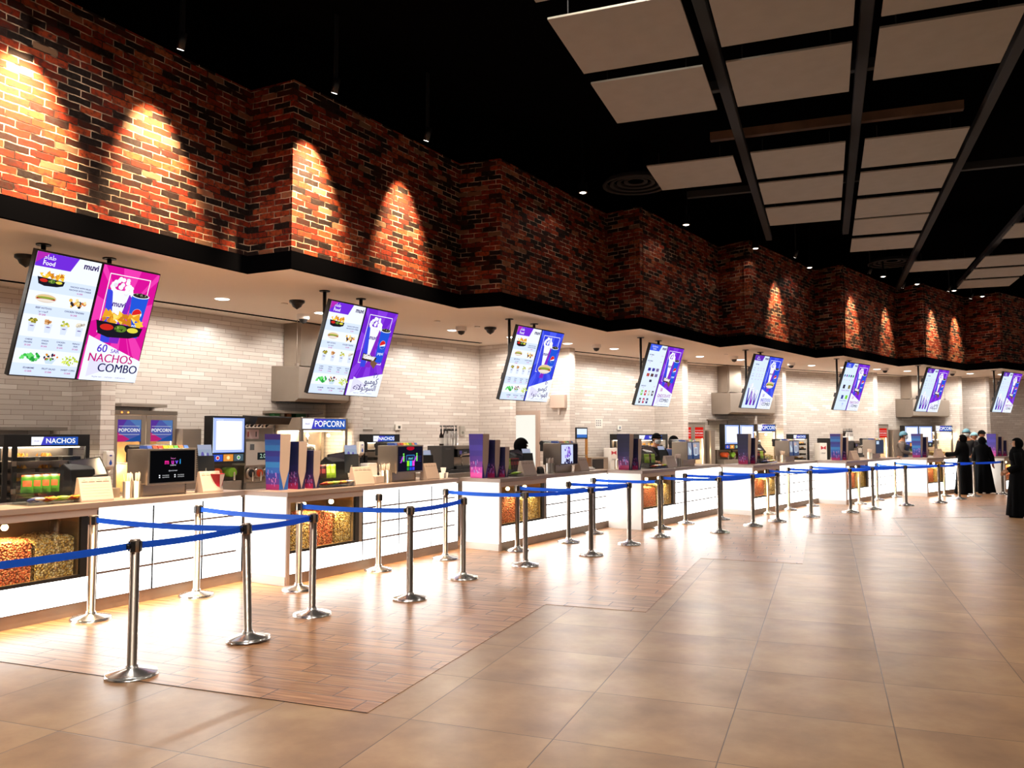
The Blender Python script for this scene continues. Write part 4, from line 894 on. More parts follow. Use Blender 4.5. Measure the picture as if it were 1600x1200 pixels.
CHIP = mat('nacho_chips', C(226, 160, 50), .6, var=.3, vscale=50); TRAY = mat('black_food_tray', C(26, 24, 24), .4)
WARM = emi('warm_strip', (1, .82, .6, 1), 9.0)
def nachos_warmer(wi, s, d, w, label, word='NACHOS', z0=.88, hh=.83, off=.0):
    t = thing('food_warmer', label, 'food warmer', wpt(wi, s, d, z0), wa(wi), 'heated nachos cabinets'); D = .5
    m = MB(); m.box(-D, 0, hh-.15, 0, w, hh, BLACK); m.build('header', t, .004)
    m = MB(); A = Art(m, face_x(.0012, w*.3, hh-.03), w*.55, .1); sign_art(A, word); m.build('lit_sign', t)
    m = MB()
    for x in (-D, -.04):
        for y in (0, w*.1, w-.05): m.box(x, y, 0, x+.04, y+.05, hh-.15, BLACK)
    m.box(-D, 0, 0, 0, w, .03, BLACK); m.build('frame', t)
    m = MB(); m.box(-D, .0, .03, -D+.01, w, hh-.15, STEEL); m.build('back_panel', t)
    m = MB(); m.box(-.012, w*.13, .03, -.008, w-.05, hh-.15, GLASS); m.build('glass_door', t)
    m = MB(); m.box(-D+.03, .1, hh-.165, -.1, w-.08, hh-.152, WARM); m.build('heat_lamp', t)
    for k in range(4):
        z = .07+.145*k; m = MB(); m.box(-D+.02, .04, z-.008, -.03, w-.04, z, STEEL); sh = m.build('shelf', t)
        q = random.Random(k+wi*7)
        for j in range(3):
            y = w*(.16+.27*j); m = MB(); m.prism([(-.3, y, z+.005), (-.06, y, z+.005), (-.05, y-.01, z+.05), (-.31, y-.01, z+.05)], (0, w*.22, 0), TRAY)
            if q.random() < .6:
                for c in range(14):
                    x_, y_ = -.26+q.random()*.18, y+.02+q.random()*w*.16; r_ = .03; a = q.random()*6; m.add([(x_+r_*math.cos(a), y_+r_*math.sin(a), z+.05), (x_+r_*math.cos(a+2.1), y_+r_*math.sin(a+2.1), z+.06), (x_, y_, z+.1)], [(0, 1, 2)], CHIP)
            m.build('food_tray', sh)
    m = MB()
    for z in (.12, .45): m.box(0, w*.1-.01, z, .012, w*.1+.04, z+.06, STEEL)
    m.build('hinge', t)
    return t
def hood(wi, s, w, label, duct=True):
    t = thing('range_hood', label, 'range hood', wpt(wi, s, 0, 2.27), wa(wi), 'steel range hoods'); D = .7
    m = MB(); m.prism([(0, 0, .6), (0, 0, 0), (D-.1, 0, -.02), (D, 0, .03), (D, 0, .56)], (0, w, 0), STEELD); m.build('canopy', t, .006)
    m = MB(); m.box(.02, .24, .6, .46, .72, ZS-2.27, STEEL); m.build('duct', t, .004)
    m = MB(); m.box(.06, .06, -.03, D-.14, w-.06, -.015, BLACK); m.build('grease_filter', t)
    for y in (.05, w-.05):
        m = MB(); m.tube([(D-.12, y, .58), (D-.12, y, ZS-2.27)], .006, STEELD, 6); m.box(D-.15, y-.02, .56, D-.09, y+.02, .62, STEELD); m.build('hanging_rod', t)
def popcorn_machine(wi, s, d, w, label, z0=.88, hh=1.11, lit=True):
    t = thing('popcorn_machine', label, 'popcorn machine', wpt(wi, s, d, z0), wa(wi), 'popcorn machines'); D = .65
    m = MB()
    for x in (-D, -.05):
        for y in (0, w-.06): m.box(x, y, 0, x+.05, y+.06, hh-.19, STEEL)
    m.box(-D, 0, hh-.22, 0, w, hh, STEEL); m.box(-D, 0, 0, 0, w, .1, STEEL); m.build('frame', t, .004)
    m = MB(); A = Art(m, face_x(.0012, .03, hh-.02), w-.08, .17); sign_art(A, 'POPCORN'); m.build('lit_sign', t)
    m = MB(); m.box(-D, .05, .1, -D+.02, w-.05, hh-.22, STEEL); m.box(-D+.03, .08, hh-.235, -.08, w-.08, hh-.222, WARM); m.build('interior', t)
    m = MB(); m.box(-.02, .06, .1, -.014, w-.06, hh-.22, GLASS); m.build('glass_front', t)
    m = MB(); m.lathe([(.02, .0), (.13, .02), (.15, .1), (.15, .2), (.13, .22), (.0001, .24)], CHROME, 20, (-.32, w*.4, .42)); m.tube([(-.32, w*.4, .66), (-.32, w*.4, hh-.22)], .012, CHROME, 8); m.tube([(-.2, w*.4, .5), (-.1, w*.28, .44)], .012, CHROME, 8); m.build('kettle', t)
    q = random.Random(wi); o = heap('', -D+.04, -.06, .08, w-.08, .1, .26, POP_Y, q).build('popcorn_heap'); p = wpt(wi, s, d, z0); o.location = p; o.rotation_euler.z = wa(wi); tag(o, 'popped corn lying in the popcorn machine of the bay with %s' % {2: 'the nearest range hood', 5: 'the middle range hood', 7: 'the farthest range hood'}[wi], 'popcorn', kind='stuff')
    for k, y in enumerate((w*.3, w*.75)):
        m = MB(); m.ball((-.2, y, hh-.3), .03, BULB, 10); m.build('bulb', t)
    l = bpy.data.lights.new('machine_light', 'POINT'); l.energy = 22; l.color = (1, .75, .45); l.shadow_soft_size = .05; lo = bpy.data.objects.new('machine_light', l); COL.objects.link(lo); lo.location = (-.25, w*.55, hh-.36); lo.parent = t
def popcorn_cabinet(wi, s, d, w, label, red=False, h=2.04):
    t = thing('popcorn_cabinet', label, 'warming cabinet', wpt(wi, s, d, 0), wa(wi), 'two-door popcorn warming cabinets'); D = .5
    m = MB(); m.box(-D, 0, 0, -.04, .03, h, STEELD); m.box(-D, w-.03, 0, -.04, w, h, STEELD); m.box(-D, 0, h-.03, -.04, w, h, STEELD); m.box(-D, .03, 0, -D+.02, w-.03, h, STEEL); m.box(-D, 0, 0, -.04, w, .1, STEELD); m.build('cabinet_body', t)
    m = MB(); m.box(-.04, 0, h-.06, 0, w, h, STEEL)
    m.build('top_trim', t)
    for y in (.12, .21) if not red else ():
        m = MB(); m.ball((.008, y, h-.03), .012, emi('orange_indicator', (1, .3, .05, 1), 3), 8); m.build('indicator_lamp', t)
    for k in (0, 1):
        y0 = w/2*k; y1 = y0+w/2
        m = MB(); m.box(-.04, y0+.005, .1, 0, y0+.07, h-.065, STEELD); m.box(-.04, y1-.07, .1, 0, y1-.005, h-.065, STEELD); m.box(-.04, y0+.07, h-.13, 0, y1-.07, h-.065, STEELD); m.box(-.04, y0+.07, .1, 0, y1-.07, .18, STEELD); o = m.build('door', t, .003)
        m = MB(); m.box(-.02, y0+.07, .18, -.014, y1-.07, h-.13, GLASS); m.build('pane', o)
        ww = w/2-.14; m = MB(); A = Art(m, face_x(-.012, y0+.07, h-.13), ww, .3, lambda r, g, b: emi('decal_%d_%d_%d' % (r, g, b), C(r, g, b), .85))
        if red: A.rect(0, 0, ww, .3, (226, 40, 30)); A.text('POPCORN', ww/2, .16, ww*.2, (250, 240, 236), .001); A.rect(0, .08, ww, .09, (250, 220, 210)); A.rect(0, .22, ww, .23, (250, 220, 210))
        else:
            A.rect(0, 0, ww, .3, (84, 96, 176)); A.poly([(0, 0), (ww*.4, 0), (0, .2)], (96, 56, 160)); A.poly([(0, .17), (ww*.7, .3), (0, .3)], (196, 40, 120)); A.poly([(ww*.5, 0), (ww, 0), (ww, .14)], (90, 130, 190)); A.poly([(ww*.3, .3), (ww, .2), (ww, .3)], (40, 84, 160))
            A.rect(ww*.06, .085, ww*.94, .09, (230, 230, 240)); A.rect(ww*.06, .2, ww*.94, .205, (230, 230, 240)); A.text('POPCORN', ww/2, .145, ww*.19, (255, 255, 255), .0015)
        m.build('decal', o)
        m = MB(); m.tube([(.03, y1-.035 if k == 0 else y0+.035, .9), (.03, y1-.035 if k == 0 else y0+.035, 1.2)], .01, CHROME, 8); m.build('handle', o)
    for z in (.5, .9, 1.3):
        m = MB()
        for k in range(12): m.box(-D+.04+k*.035, .04, z, -D+.048+k*.035, w-.04, z+.006, CHROME)
        m.build('rack_shelf', t)
    m = MB(); m.box(-.07, w/2-.02, .15, -.045, w/2+.02, h-.16, WARM); m.box(-.07, w-.06, .15, -.045, w-.035, h-.16, WARM); m.build('light_strip', t)
    l = bpy.data.lights.new('cabinet_light', 'POINT'); l.energy = 45; l.color = (1, .8, .5); l.shadow_soft_size = .06; lo = bpy.data.objects.new('cabinet_light', l); COL.objects.link(lo); lo.location = (-.2, w*.5, h*.62); lo.parent = t
    m = MB(); m.box(-D+.021, .03, .1, -D+.025, w-.03, h-.05, GOLD)
    m.build('rear_lining', t)
def slush_machine(wi, s, d, w, label, z0=.88, n=1, h=1.1):
    t = thing('slush_machine', label, 'slush machine', wpt(wi, s, d, z0), wa(wi), 'frozen drink machines'); D = .5
    for k in range(n):
        y0 = w/n*k; ww = w/n
        m = MB(); m.box(-.2, y0, .4, -.02, y0+ww-.01, h, BLACK); lb = m.build('light_box', t, .006)
        m = MB(); m.box(-.02, y0+.03, .56, -.01, y0+ww-.04, h-.03, emi('slush_light_box', (.82, .9, 1, 1), 1.6)); A = Art(m, face_x(-.0095, y0+.03, h-.03), ww-.07, h-.59); A.rect(0, 0, ww-.07, h-.59, (120, 150, 235)); A.ring(.012, .012, ww-.082, h-.602, .02, (190, 206, 250)); A.rect(.04, .04, ww-.11, h-.63, (255, 255, 255)); A.text('DRINK', .11, .035, .04, (220, 230, 255)); m.build('lit_header', lb)
        m = MB()
        for j, c in enumerate(((50, 80, 190), (220, 140, 60), (70, 90, 100)) if k == 0 else ((190, 30, 40), (50, 80, 190), (60, 60, 70))):
            A = Art(m, face_x(-.019, y0+.03+j*(ww-.06)/3, .535), (ww-.06)/3-.012, .1); A.rect(0, 0, A.w, .1, c); A.ell(A.w/2, .05, .03, .03, (240, 240, 240) if j != 1 else (250, 200, 120)); A.ell(A.w/2, .05, .022, .022, (200, 40, 50) if j == 0 else (90, 160, 90) if j == 2 else (255, 230, 160))
        m.build('flavour_label', lb)
        m = MB(); m.box(-D, y0+.02, 0, -.06, y0+ww-.03, .14, STEELD); m.box(-D, y0+.02, .14, -.3, y0+ww-.03, .4, STEELD); m.build('body', t, .005)
        for j in (0, 1):
            y = y0+ww*(.28+.42*j); m = MB(); m.tube([(-.3, y, .27), (-.06, y, .27)], .085, ACRYL, 18); bo = m.build('bowl', t)
            m = MB(); m.tube([(-.28, y, .265), (-.075, y, .265)], .07, mat('slush_%d' % (k*2+j), (C(235, 90, 30), C(150, 210, 60), C(160, 30, 40), C(120, 60, 40))[(k*2+j) % 4], .35), 16); m.build('frozen_drink', bo)
            m = MB(); m.box(-.06, y-.015, .15, -.035, y+.015, .27, CHROME); m.build('tap', bo)
def barrel_freezer(wi, s, d, w, label, z0=.88):
    t = thing('frozen_drink_machine', label, 'frozen drink machine', wpt(wi, s, d, z0), wa(wi)); D = .6
    m = MB(); m.box(-D, 0, 0, 0, w, .1, STEELD); m.box(-D, 0, .1, -.05, w, .36, STEEL); m.build('lower_body', t, .004)
    m = MB(); m.box(-D, 0, .36, -.02, w, .72, mat('white_painted_steel', C(196, 192, 186), .4)); A = Art(m, face_x(-.0192, .05, .68), .6*w, .3); A.rect(.16, .13, .42, .24, (30, 34, 36)); A.text('2.0', .26, .185, .09, (180, 210, 190)); A.rect(.02, .0, .1, .09, (80, 74, 70)); A.rect(.44, .02, .5, .07, (190, 200, 90)); m.build('control_panel', t)
    m = MB(); m.box(-D, .0, .72, -.1, w*.9, .93, STEELD); A = Art(m, face_x(-.099, .03, .9), .4, .16, prt); A.rect(.02, .0, .26, .14, (206, 176, 176)); A.rect(.05, .03, .08, .11, (150, 60, 70)); A.rect(.2, .03, .22, .11, (60, 50, 50)); m.build('upper_body', t)
    m = MB(); m.prism([(-.2, .06, 1.06), (-.14, .06, .98), (.1, .06, .98), (.16, .06, 1.08), (.16, .06, 1.1), (-.2, .06, 1.12)], (0, w*1.05, 0), BLACK); m.build('canopy', t, .005)
    m = MB()
    for k in range(7): m.tube([(-.15, .04+k*.07, .95), (-.1, .06+k*.07, 1.0)], .02, CHROME if k % 2 else BLACK, 8)
    m.build('tubing', t)
    for j in range(4):
        y = w*(.14+.24*j); m = MB(); m.tube([(-.05, y, .24), (.01, y, .24)], .085, STEEL, 18); m.tube([(.01, y, .24), (.015, y, .24)], .06, mat('barrel_%d' % j, (C(26, 24, 30), C(180, 60, 30), C(60, 50, 40), C(90, 30, 30))[j], .2), 18); bo = m.build('barrel_door', t); m = MB(); m.box(.015, y-.012, .12, .04, y+.012, .26, CHROME); m.build('tap', bo)
def wall_box(name, wi, s, z, w, h, dp, m_, label, cat, extra=None):
    t = thing(name, label, cat, wpt(wi, s, .001, z), wa(wi)); m = MB(); m.box(0, 0, 0, dp, w, h, m_); o = m.build('case', t, .004)
    m = MB(); A = Art(m, face_x(dp+.0004, 0, h), w, h, prt)
    if extra: extra(A); m.build('printed_face', o)
    return t
def coffee_machine(i, s, d, cn):
    t = thing('coffee_grinder', 'tall dark coffee grinder cabinet on the %s counter' % cn, 'coffee grinder', upt(i, s, d, CH+TT+.06), ua(i))
    m = MB(); m.box(-.3, 0, 0, 0, .36, .4, mat('graphite_panel', C(58, 56, 56), .4)); A = Art(m, face_x(.0005, .05, .37), .26, .05, prt); A.text('SANREMO', .13, .025, .035, (120, 116, 114)); m.build('cabinet', t, .004)
    t = thing('espresso_machine', 'chrome espresso machine with a lever handle on the %s counter' % cn, 'espresso machine', upt(i, s+.4, d, CH+TT+.06), ua(i))
    m = MB(); m.box(-.35, 0, .0, -.12, .62, .4, STEEL); m.box(-.35, 0, .34, .02, .62, .4, STEEL); m.box(-.35, 0, 0, .02, .62, .05, BLACK); m.build('body', t, .004)
    m = MB(); m.box(-.12, .06, .2, .0, .56, .34, BLACK); A = Art(m, face_x(.0005, .1, .33), .3, .1, prt); A.rect(.02, .02, .1, .08, (90, 80, 190)); A.text('muvi', .2, .05, .05, (200, 200, 210)); m.build('group_head', t)
    m = MB(); m.tube([(.02, .1, .2), (.05, .12, .24), (.06, .3, .25), (.05, .48, .24), (.02, .5, .2)], .018, CHROME, 8); m.tube([(.04, .14, .05), (.04, .14, .2)], .01, CHROME, 8); m.tube([(.04, .5, .05), (.04, .5, .2)], .01, CHROME, 8); m.build('steam_wand', t)
    t2 = thing('drip_tray', 'long black tray under the espresso machine on the %s counter' % cn, 'tray', upt(i, s, d, CH+TT), ua(i)); m = MB(); m.box(-.4, -.05, 0, .08, 1.1, .06, BLACK); m.build('tray_body', t2, .004)
    q = random.Random(i); SY = mat('syrup_glass', C(206, 200, 196), .1); DK = mat('dark_syrup', C(40, 26, 22), .1); LB = mat('syrup_label', C(220, 214, 206), .5)
    for k in range(9):
        x = -.3+.08*(k % 3); y = .44+.075*(k//3)*1.2+.02*(k % 3); z = .4
        o = MB(); o.lathe([(.034, 0), (.034, .17), (.014, .22), (.014, .25)], DK if k % 3 == 0 else SY, 12); o.lathe([(.0346, .03), (.0346, .13)], LB, 12)
        t = thing('syrup_bottle', 'syrup bottle with a black pump on top of the espresso machine, %s counter' % cn, 'bottle', upt(i, s+y-.04, d-x, CH+TT+.06+.4), 0, 'syrup bottles on the %s counter' % cn)
        o.build('bottle_body', t); o = MB(); o.lathe([(.018, .25), (.018, .28), (.006, .29), (.006, .33)], BLACK, 10); o.box(-.005, -.045, .325, .012, .012, .345, BLACK); o.build('pump', t)

# -- the eight counters and what stands on them
cn = ORD
drink_dispenser(0, 2.24, 2.86, art_muvi, 'steel drink dispenser with a black muvi logo screen on the nearest counter')
drink_dispenser(1, 2.14, 2.74, art_neon, 'steel drink dispenser with a colourful neon screen on the second counter')
drink_dispenser(2, 2.06, 2.7, art_map, 'steel drink dispenser with a pale purple picture screen on the third counter')
drink_dispenser(3, 2.34, 3.0, art_poster, 'steel drink dispenser with a grey poster screen on the fourth counter')
drink_dispenser(4, 2.45, 3.1, art_poster, 'steel drink dispenser with a grey poster screen on the fifth counter')
drink_dispenser(5, 2.55, 3.2, lambda A: (A.rect(0, 0, A.w, A.h, (54, 62, 84)), A.rect(A.w*.05, A.h*.05, A.w*.4, A.h*.3, (190, 210, 230))), 'steel drink dispenser with a dark blue screen on the sixth counter')
for i, s0, s1 in ((0, 1.48, 2.7), (1, 1.27, 2.56), (2, .84, 2.52), (3, 1.33, None), (5, .78, None), (6, 1.1, None), (7, 1.5, None)):
    menu_stand(i, s0, .32, 'cream price stand beside the till on the %s counter' % cn[i])
    if s1: menu_stand(i, s1+.24, .26, 'cream price stand right of the drink dispenser on the %s counter' % cn[i])
for i, s in ((0, 2.06), (1, 1.93), (2, 1.8), (3, 2.0), (4, 2.2), (5, 2.25)): straw_holder(i, s, 'pair of steel cups full of paper straws on the %s counter' % cn[i])
snack_rack(0, .97, ['green'], cn[0]); snack_rack(1, .72, ['dark', 'dark', 'lime', 'lime'], cn[1]); snack_rack(2, .64, ['lime', 'dark', 'dark', 'dark'], cn[2]); snack_rack(3, .82, ['lime', 'dark', 'lime'], cn[3]); snack_rack(4, 1.05, ['dark', 'lime', 'lime'], cn[4])
for i, s, d in ((0, 1.62, .5), (1, 1.32, .55), (2, 1.2, .5), (3, 1.25, .5), (4, 1.5, .5)): till(i, s, d, 'black till with a tilted screen on the %s counter' % cn[i])
tablet(0, 3.16, .42, 'small customer display behind the price stand, nearest counter', .16); tablet(1, 1.43, .42, 'small pale customer display beside the till on the second counter', .15, -35); tablet(1, 3.1, .38, 'small dark customer display right of the neon dispenser'); tablet(2, 1.36, .4, 'small customer display beside the till on the third counter'); tablet(3, 1.56, .35, 'small customer display in front of the masked worker')
carton_set(1, .17, cn[1], TEAL); carton_set(2, .0, cn[2], VIOLET); carton_set(3, .12, cn[3], DARKP, False); carton_set(4, .5, cn[4], DARKP, False); carton_set(5, .5, cn[5], TEAL, False); carton_set(6, .42, cn[6], TEAL, False); carton_set(7, .25, cn[7], VIOLET)
popcorn_box(0, .42, .2, .26, .17, .66, (VIOLET[3], VIOLET[0], VIOLET), 'tall popcorn carton cut by the left edge on the nearest counter', 'popcorn cartons on the nearest counter')
coffee_machine(1, 2.55+.55, .42, cn[1]) if False else None
# coffee corner on the back of the second bay, and a smaller one in the sixth
def cup(p, rz, c1, c2, label, v=False, h=.18, r0=.03, r1=.045):
    t = thing('paper_cup', label, 'cup', p, rz); m = MB(); m.lathe([(r0, 0), (r1, h), (r1+.003, h), (r1+.003, h+.006), (r1-.003, h+.004), (r0-.002, .005)], prt(*c1), 20); o = m.build('cup_body', t)
    m = MB()
    if v: m.prism([(r0+.002, 0, .004), (r1+.003, .035, h), (r1+.003, -.035, h)], (.0015, 0, 0), prt(*c2)); m.build('cream_triangle', o)
    else: m.lathe([(r0+.007, h*.35), (r0+.0105, h*.62)], prt(*c2), 20); m.build('printed_band', o)
cup(upt(0, 3.16, .12, CH+TT), ua(0), (170, 24, 44), (226, 200, 184), 'red popcorn cup with a cream triangle at the end of the nearest counter', True, .2, .05, .085)
cup(upt(0, 3.38, .62, CH+TT), 0, (30, 100, 214), (220, 230, 245), 'blue soda cup at the far end of the nearest counter')
cup(upt(0, .53, .14, CH+TT), 0, (170, 20, 40), (226, 200, 184), 'red popcorn cup cut by the left edge of the picture', True, .2, .05, .085)
t = thing('paper_bag', 'white paper bag behind the straws on the second counter', 'bag', upt(1, 1.9, .5, CH+TT), ua(1)); m = MB(); m.prism([(-.08, 0, 0), (.08, 0, 0), (.07, 0, .26), (-.07, 0, .26)], (0, .2, 0), WHITE); m.build('bag_body', t, .01)
for k, (s, z) in enumerate(((3.32, 0), (3.42, 0), (3.36, .075))):
    m = MB(); m.lathe([(.03, 0), (.042, .08), (.038, .08), (.028, .004)], WHITE, 16); tag(m.build('paper_cup', None, 0, upt(1, s, .2, CH+TT+z)), ('white paper cup left of the pair on the second counter', 'white paper cup right of the pair on the second counter', 'white paper cup stacked on top of two others')[k], 'cup', 'small white cups')
m = MB(); m.box(-.12, 0, 0, .12, .3, .03, WHITE); m.box(-.1, .02, .03, .1, .26, .05, WHITE); tag(m.build('towel', None, .01, upt(2, 3.3, .35, CH+TT), ua(2)), 'folded white towel at the far end of the third counter', 'towel')
t = thing('steel_container', 'low steel container left of the straws on the nearest counter', 'container', upt(0, 1.92, .42, CH+TT), ua(0)); m = MB(); m.box(-.08, 0, 0, .08, .16, .1, STEEL); m.build('container_body', t, .006)
for i, s, l in ((1, 1.75, 'low cream box left of the straws on the second counter'),):
    t = thing('cream_box', l, 'box', upt(i, s, .24, CH+TT), ua(i)); m = MB(); m.box(-.1, 0, 0, .08, .18, .1, BEIGE); m.build('box_body', t, .008)
m = MB(); m.prism([(-.04, 0, 0), (.04, 0, 0), (.02, 0, .09), (-.02, 0, .12)], (0, .16, 0), BLACK); tag(m.build('desk_phone', None, .01, upt(2, 1.62, .3, CH+TT), ua(2)), 'black desk phone left of the straws on the third counter', 'phone')
# coffee station at the far end of the second bay
def upt_any(i, s, d, z=0): return upt(i, s, d, z)
CW = wa(3)
def station(i, s, d, cn_):
    coffee_machine(i, s, d, cn_)
t = thing('coffee_bench', 'low cabinet under the coffee machines behind the second counter', 'cabinet', upt(1, 4.42, .95, 0), ua(1)); m = MB(); m.box(-.55, -.06, .02, .1, 1.12, 1.055, STEELD); m.build('cabinet_body', t, .004)
station(1, 4.46, 1.0, cn[1])
t = thing('coffee_bench', 'low cabinet under the coffee machines behind the sixth counter', 'cabinet', upt(5, 3.05, .95, 0), ua(5)); m = MB(); m.box(-.55, -.06, .02, .1, 1.12, 1.055, STEELD); m.build('cabinet_body', t, .004)
station(5, 3.1, 1.0, cn[5])

# -- equipment along the tiled wall
nachos_warmer(1, 3.12, .9, 1.0, 'black nachos warming cabinet with orange chips in the nearest bay')
nachos_warmer(3, .05, .8, .86, 'black nachos warming cabinet in the third bay right of a wing wall')
nachos_warmer(4, 2.15, .8, 1.7, 'wide black nachos warming cabinet behind the masked worker')
nachos_warmer(6, .18, .8, .95, 'black nachos warming cabinet in the far bay')
popcorn_cabinet(2, .04, .58, .96, 'two-door steel popcorn cabinet with purple decals beside the first wing wall')
popcorn_cabinet(5, .2, .5, .92, 'two-door popcorn cabinet with red decals in the fifth bay', True, 2.02)
popcorn_cabinet(7, .3, .5, .92, 'two-door popcorn cabinet with red decals in the seventh bay', True, 2.02)
def steel_box(wi, s, d, w, h, dp, l, z0=0, m_=STEELD, vents=True):
    t = thing('steel_cabinet', l, 'steel cabinet', wpt(wi, s, d, z0), wa(wi)); m = MB(); m.box(-dp, 0, 0, 0, w, h, m_); m.build('cabinet_body', t, .005)
    if vents:
        m = MB()
        for k in range(14): m.box(0, .04, h-.3-k*.03, .002, w-.04, h-.29-k*.03, BLACK)
        for k in range(14): m.box(-dp+.05, -.002, h-.3-k*.03, -.05, 0, h-.29-k*.03, BLACK)
        m.build('vent_grille', t)
steel_box(2, .98, .75, .3, 1.79, .6, 'tall dull steel cooling cabinet left of the bright slush light box')
steel_box(5, 1.2, .62, .16, 1.81, .5, 'narrow steel cabinet beside the red decal popcorn cabinet, fifth bay', vents=False)
steel_box(7, 1.3, .6, .32, 1.85, .5, 'steel cabinet beside the red decal popcorn cabinet, seventh bay', vents=False)
t = thing('equipment_stand', 'steel stand under the slush machines beside the popcorn cabinet', 'stand', wpt(2, 1.3, 1.0, 0), wa(2)); m = MB(); m.box(-.65, 0, .04, 0, 1.2, .88, STEELD); m.build('stand_body', t, .004)
slush_machine(2, 1.3, .98, .6, 'slush machine with one bright light box in the second bay')
barrel_freezer(2, 1.92, .96, .62, 'frozen drink machine with round doors under a black canopy')
popcorn_machine(2, 3.18, .7, 1.05, 'steel popcorn machine with a warm lit window in the second bay')
slush_machine(5, 1.55, .8, 1.2, 'twin slush machine with two bright light boxes in the fifth bay', n=2)
popcorn_machine(5, 2.85, .8, .8, 'steel popcorn machine in the fifth bay')
slush_machine(7, 1.6, .8, 1.25, 'twin slush machine with two bright light boxes in the seventh bay', n=2)
popcorn_machine(7, 2.95, .8, .8, 'steel popcorn machine in the seventh bay')
hood(2, 3.12, 1.14, 'steel range hood nearest the camera, over the lit popcorn machine'); hood(5, 1.9, 1.85, 'steel range hood in the middle, behind the fifth screen'); hood(7, 2.1, 1.65, 'steel range hood farthest away, behind the seventh screen')
for wi, s, w, l in ((2, 2.95, 1.05, 'dull steel wall shelf with small boxes under the nearest hood'), (1, 3.2, .9, 'dull steel wall shelf above the nearest nachos cabinet'), (2, .3, .7, 'thin steel wall shelf above the purple decal popcorn cabinet'), (3, .1, .55, 'steel wall shelf above the third bay nachos cabinet'), (5, 1.7, .9, 'steel wall shelf above the fifth bay slush machines')):
    z = {2: 2.06 if s > 1 else 2.1, 1: 1.76, 3: 1.76, 5: 2.08}[wi]
    t = thing('wall_shelf', l, 'shelf', wpt(wi, s, .001, z), wa(wi)); m = MB(); m.box(0, 0, 0, .32, w, .045, STEELD); m.build('shelf_board', t, .003); [MB().box(0, yy, -.12, .02, yy+.03, 0, STEELD).build('shelf_bracket', t) for yy in (.05, w-.08)]
for k, (s, c, w) in enumerate(((3.05, (70, 160, 90), .1), (3.18, (225, 220, 205), .07), (3.3, (200, 120, 60), .1), (3.5, (40, 110, 60), .22))):
    m = MB(); m.box(.05, 0, 0, .2, w, .07, prt(*c)); tag(m.build('small_box', None, .003, wpt(2, s, 0, 1.988), wa(2)), ('small green box first on the wall rack', 'small white box on the wall rack', 'small orange box on the wall rack', 'long dark green box on the wall rack')[k]+' under the nearest hood', 'box', 'small boxes under the nearest hood')
t = thing('wall_shelf', 'lower steel ledge carrying small boxes under the nearest hood', 'shelf', wpt(2, 2.95, .001, 1.96), wa(2)); m = MB(); m.box(0, 0, 0, .26, .9, .026, STEELD); m.build('shelf_board', t, .003)
wall_box('wall_control', 3, 1.4, 1.79, .16, .11, .04, WHITE, 'cream wall control box on the tiles of the third bay', 'wall control', lambda A: A.rect(.06, .03, .12, .08, (70, 70, 66)))
wall_box('junction_box', 3, 3.1, 1.66, .12, .22, .06, mat('grey_plastic', C(176, 170, 160), .5), 'grey wall junction box above the coffee machines', 'junction box', lambda A: A.ell(.06, .14, .03, .03, (120, 120, 110)))
wall_box('notice', 4, 1.96, 1.85, .28, .24, .004, WHITE, 'white notice sheet on the tiles of the fourth bay', 'notice', lambda A: [A.rect(.03+.07*(k % 3), .04+.055*(k//3), .07+.07*(k % 3), .07+.055*(k//3), (110, 110, 120)) for k in range(9)])
wall_box('thermostat', 4, 2.8, 1.81, .16, .12, .03, WHITE, 'small white thermostat with a grey display, fourth bay', 'thermostat', lambda A: A.rect(.06, .03, .12, .09, (110, 130, 150)))
t = thing('insect_trap', 'cream wall insect trap with a blue glow above the doorway bay', 'insect trap', wpt(31, 1.24, .001, 2.28), wa(31)); m = MB(); m.box(0, 0, 0, .14, .36, .3, BEIGE); m.build('trap_case', t, .01); m = MB(); m.box(.02, .02, .3, .1, .34, .32, emi('blue_glow_tube', (.3, .4, 1, 1), 2.5)); m.build('blue_tube', t); m = MB(); m.box(.02, .16, -.14, .06, .2, 0, WHITE); m.build('bracket', t)
# doorway: glowing sheet stands in for the lit white room beyond, frame
t = thing('door_1', '', '', wpt(31, .3, .0, 0), wa(31)); t['kind'] = 'structure'
m = MB(); m.box(0, .0, 0, .03, .52, 2.14, emi('lit_room_beyond', (1, .97, .86, 1), 1.0)); m.build('doorway_glow_sheet', t)
m = MB(); m.box(0, -.06, 2.14, .05, .62, 2.24, BEIGE); m.box(0, .52, 0, .05, .62, 2.14, BEIGE); m.box(0, -.06, 0, .05, 0, 2.14, BEIGE); m.build('door_frame', t, .003)
# fourth bay bits
t = thing('hot_display', 'slim lit hot food display tower right of the doorway', 'food display', wpt(4, .34, .8, .88), wa(4)); m = MB(); m.box(-.35, 0, .72, 0, .4, .98, BLACK); m.build('header', t, .004)
m = MB(); A = Art(m, face_x(.0005, .03, .95), .34, .2); A.rect(0, 0, .34, .2, (226, 238, 255)); A.rect(0, .13, .34, .2, (60, 110, 190)); m.build('lit_sign', t)
m = MB(); m.box(-.35, 0, 0, -.33, .4, .72, STEEL); m.box(-.03, .34, .0, 0, .4, .72, mat('amber_lit_metal', C(210, 150, 80), .3, .5)); m.box(-.35, 0, .34, 0, .4, .36, STEEL); m.build('display_body', t); m = MB(); m.box(-.3, .05, .02, -.05, .3, .12, CHIP); m.build('food', t)
t = thing('microwave_oven', 'steel microwave oven at the back of the fourth bay', 'microwave', wpt(4, .75, .9, .88), wa(4)); m = MB(); m.box(-.4, 0, 0, 0, .6, .3, STEEL); m.build('oven_body', t, .01); m = MB(); m.box(0, .03, .04, .006, .42, .26, BLACK); m.build('oven_door', t)
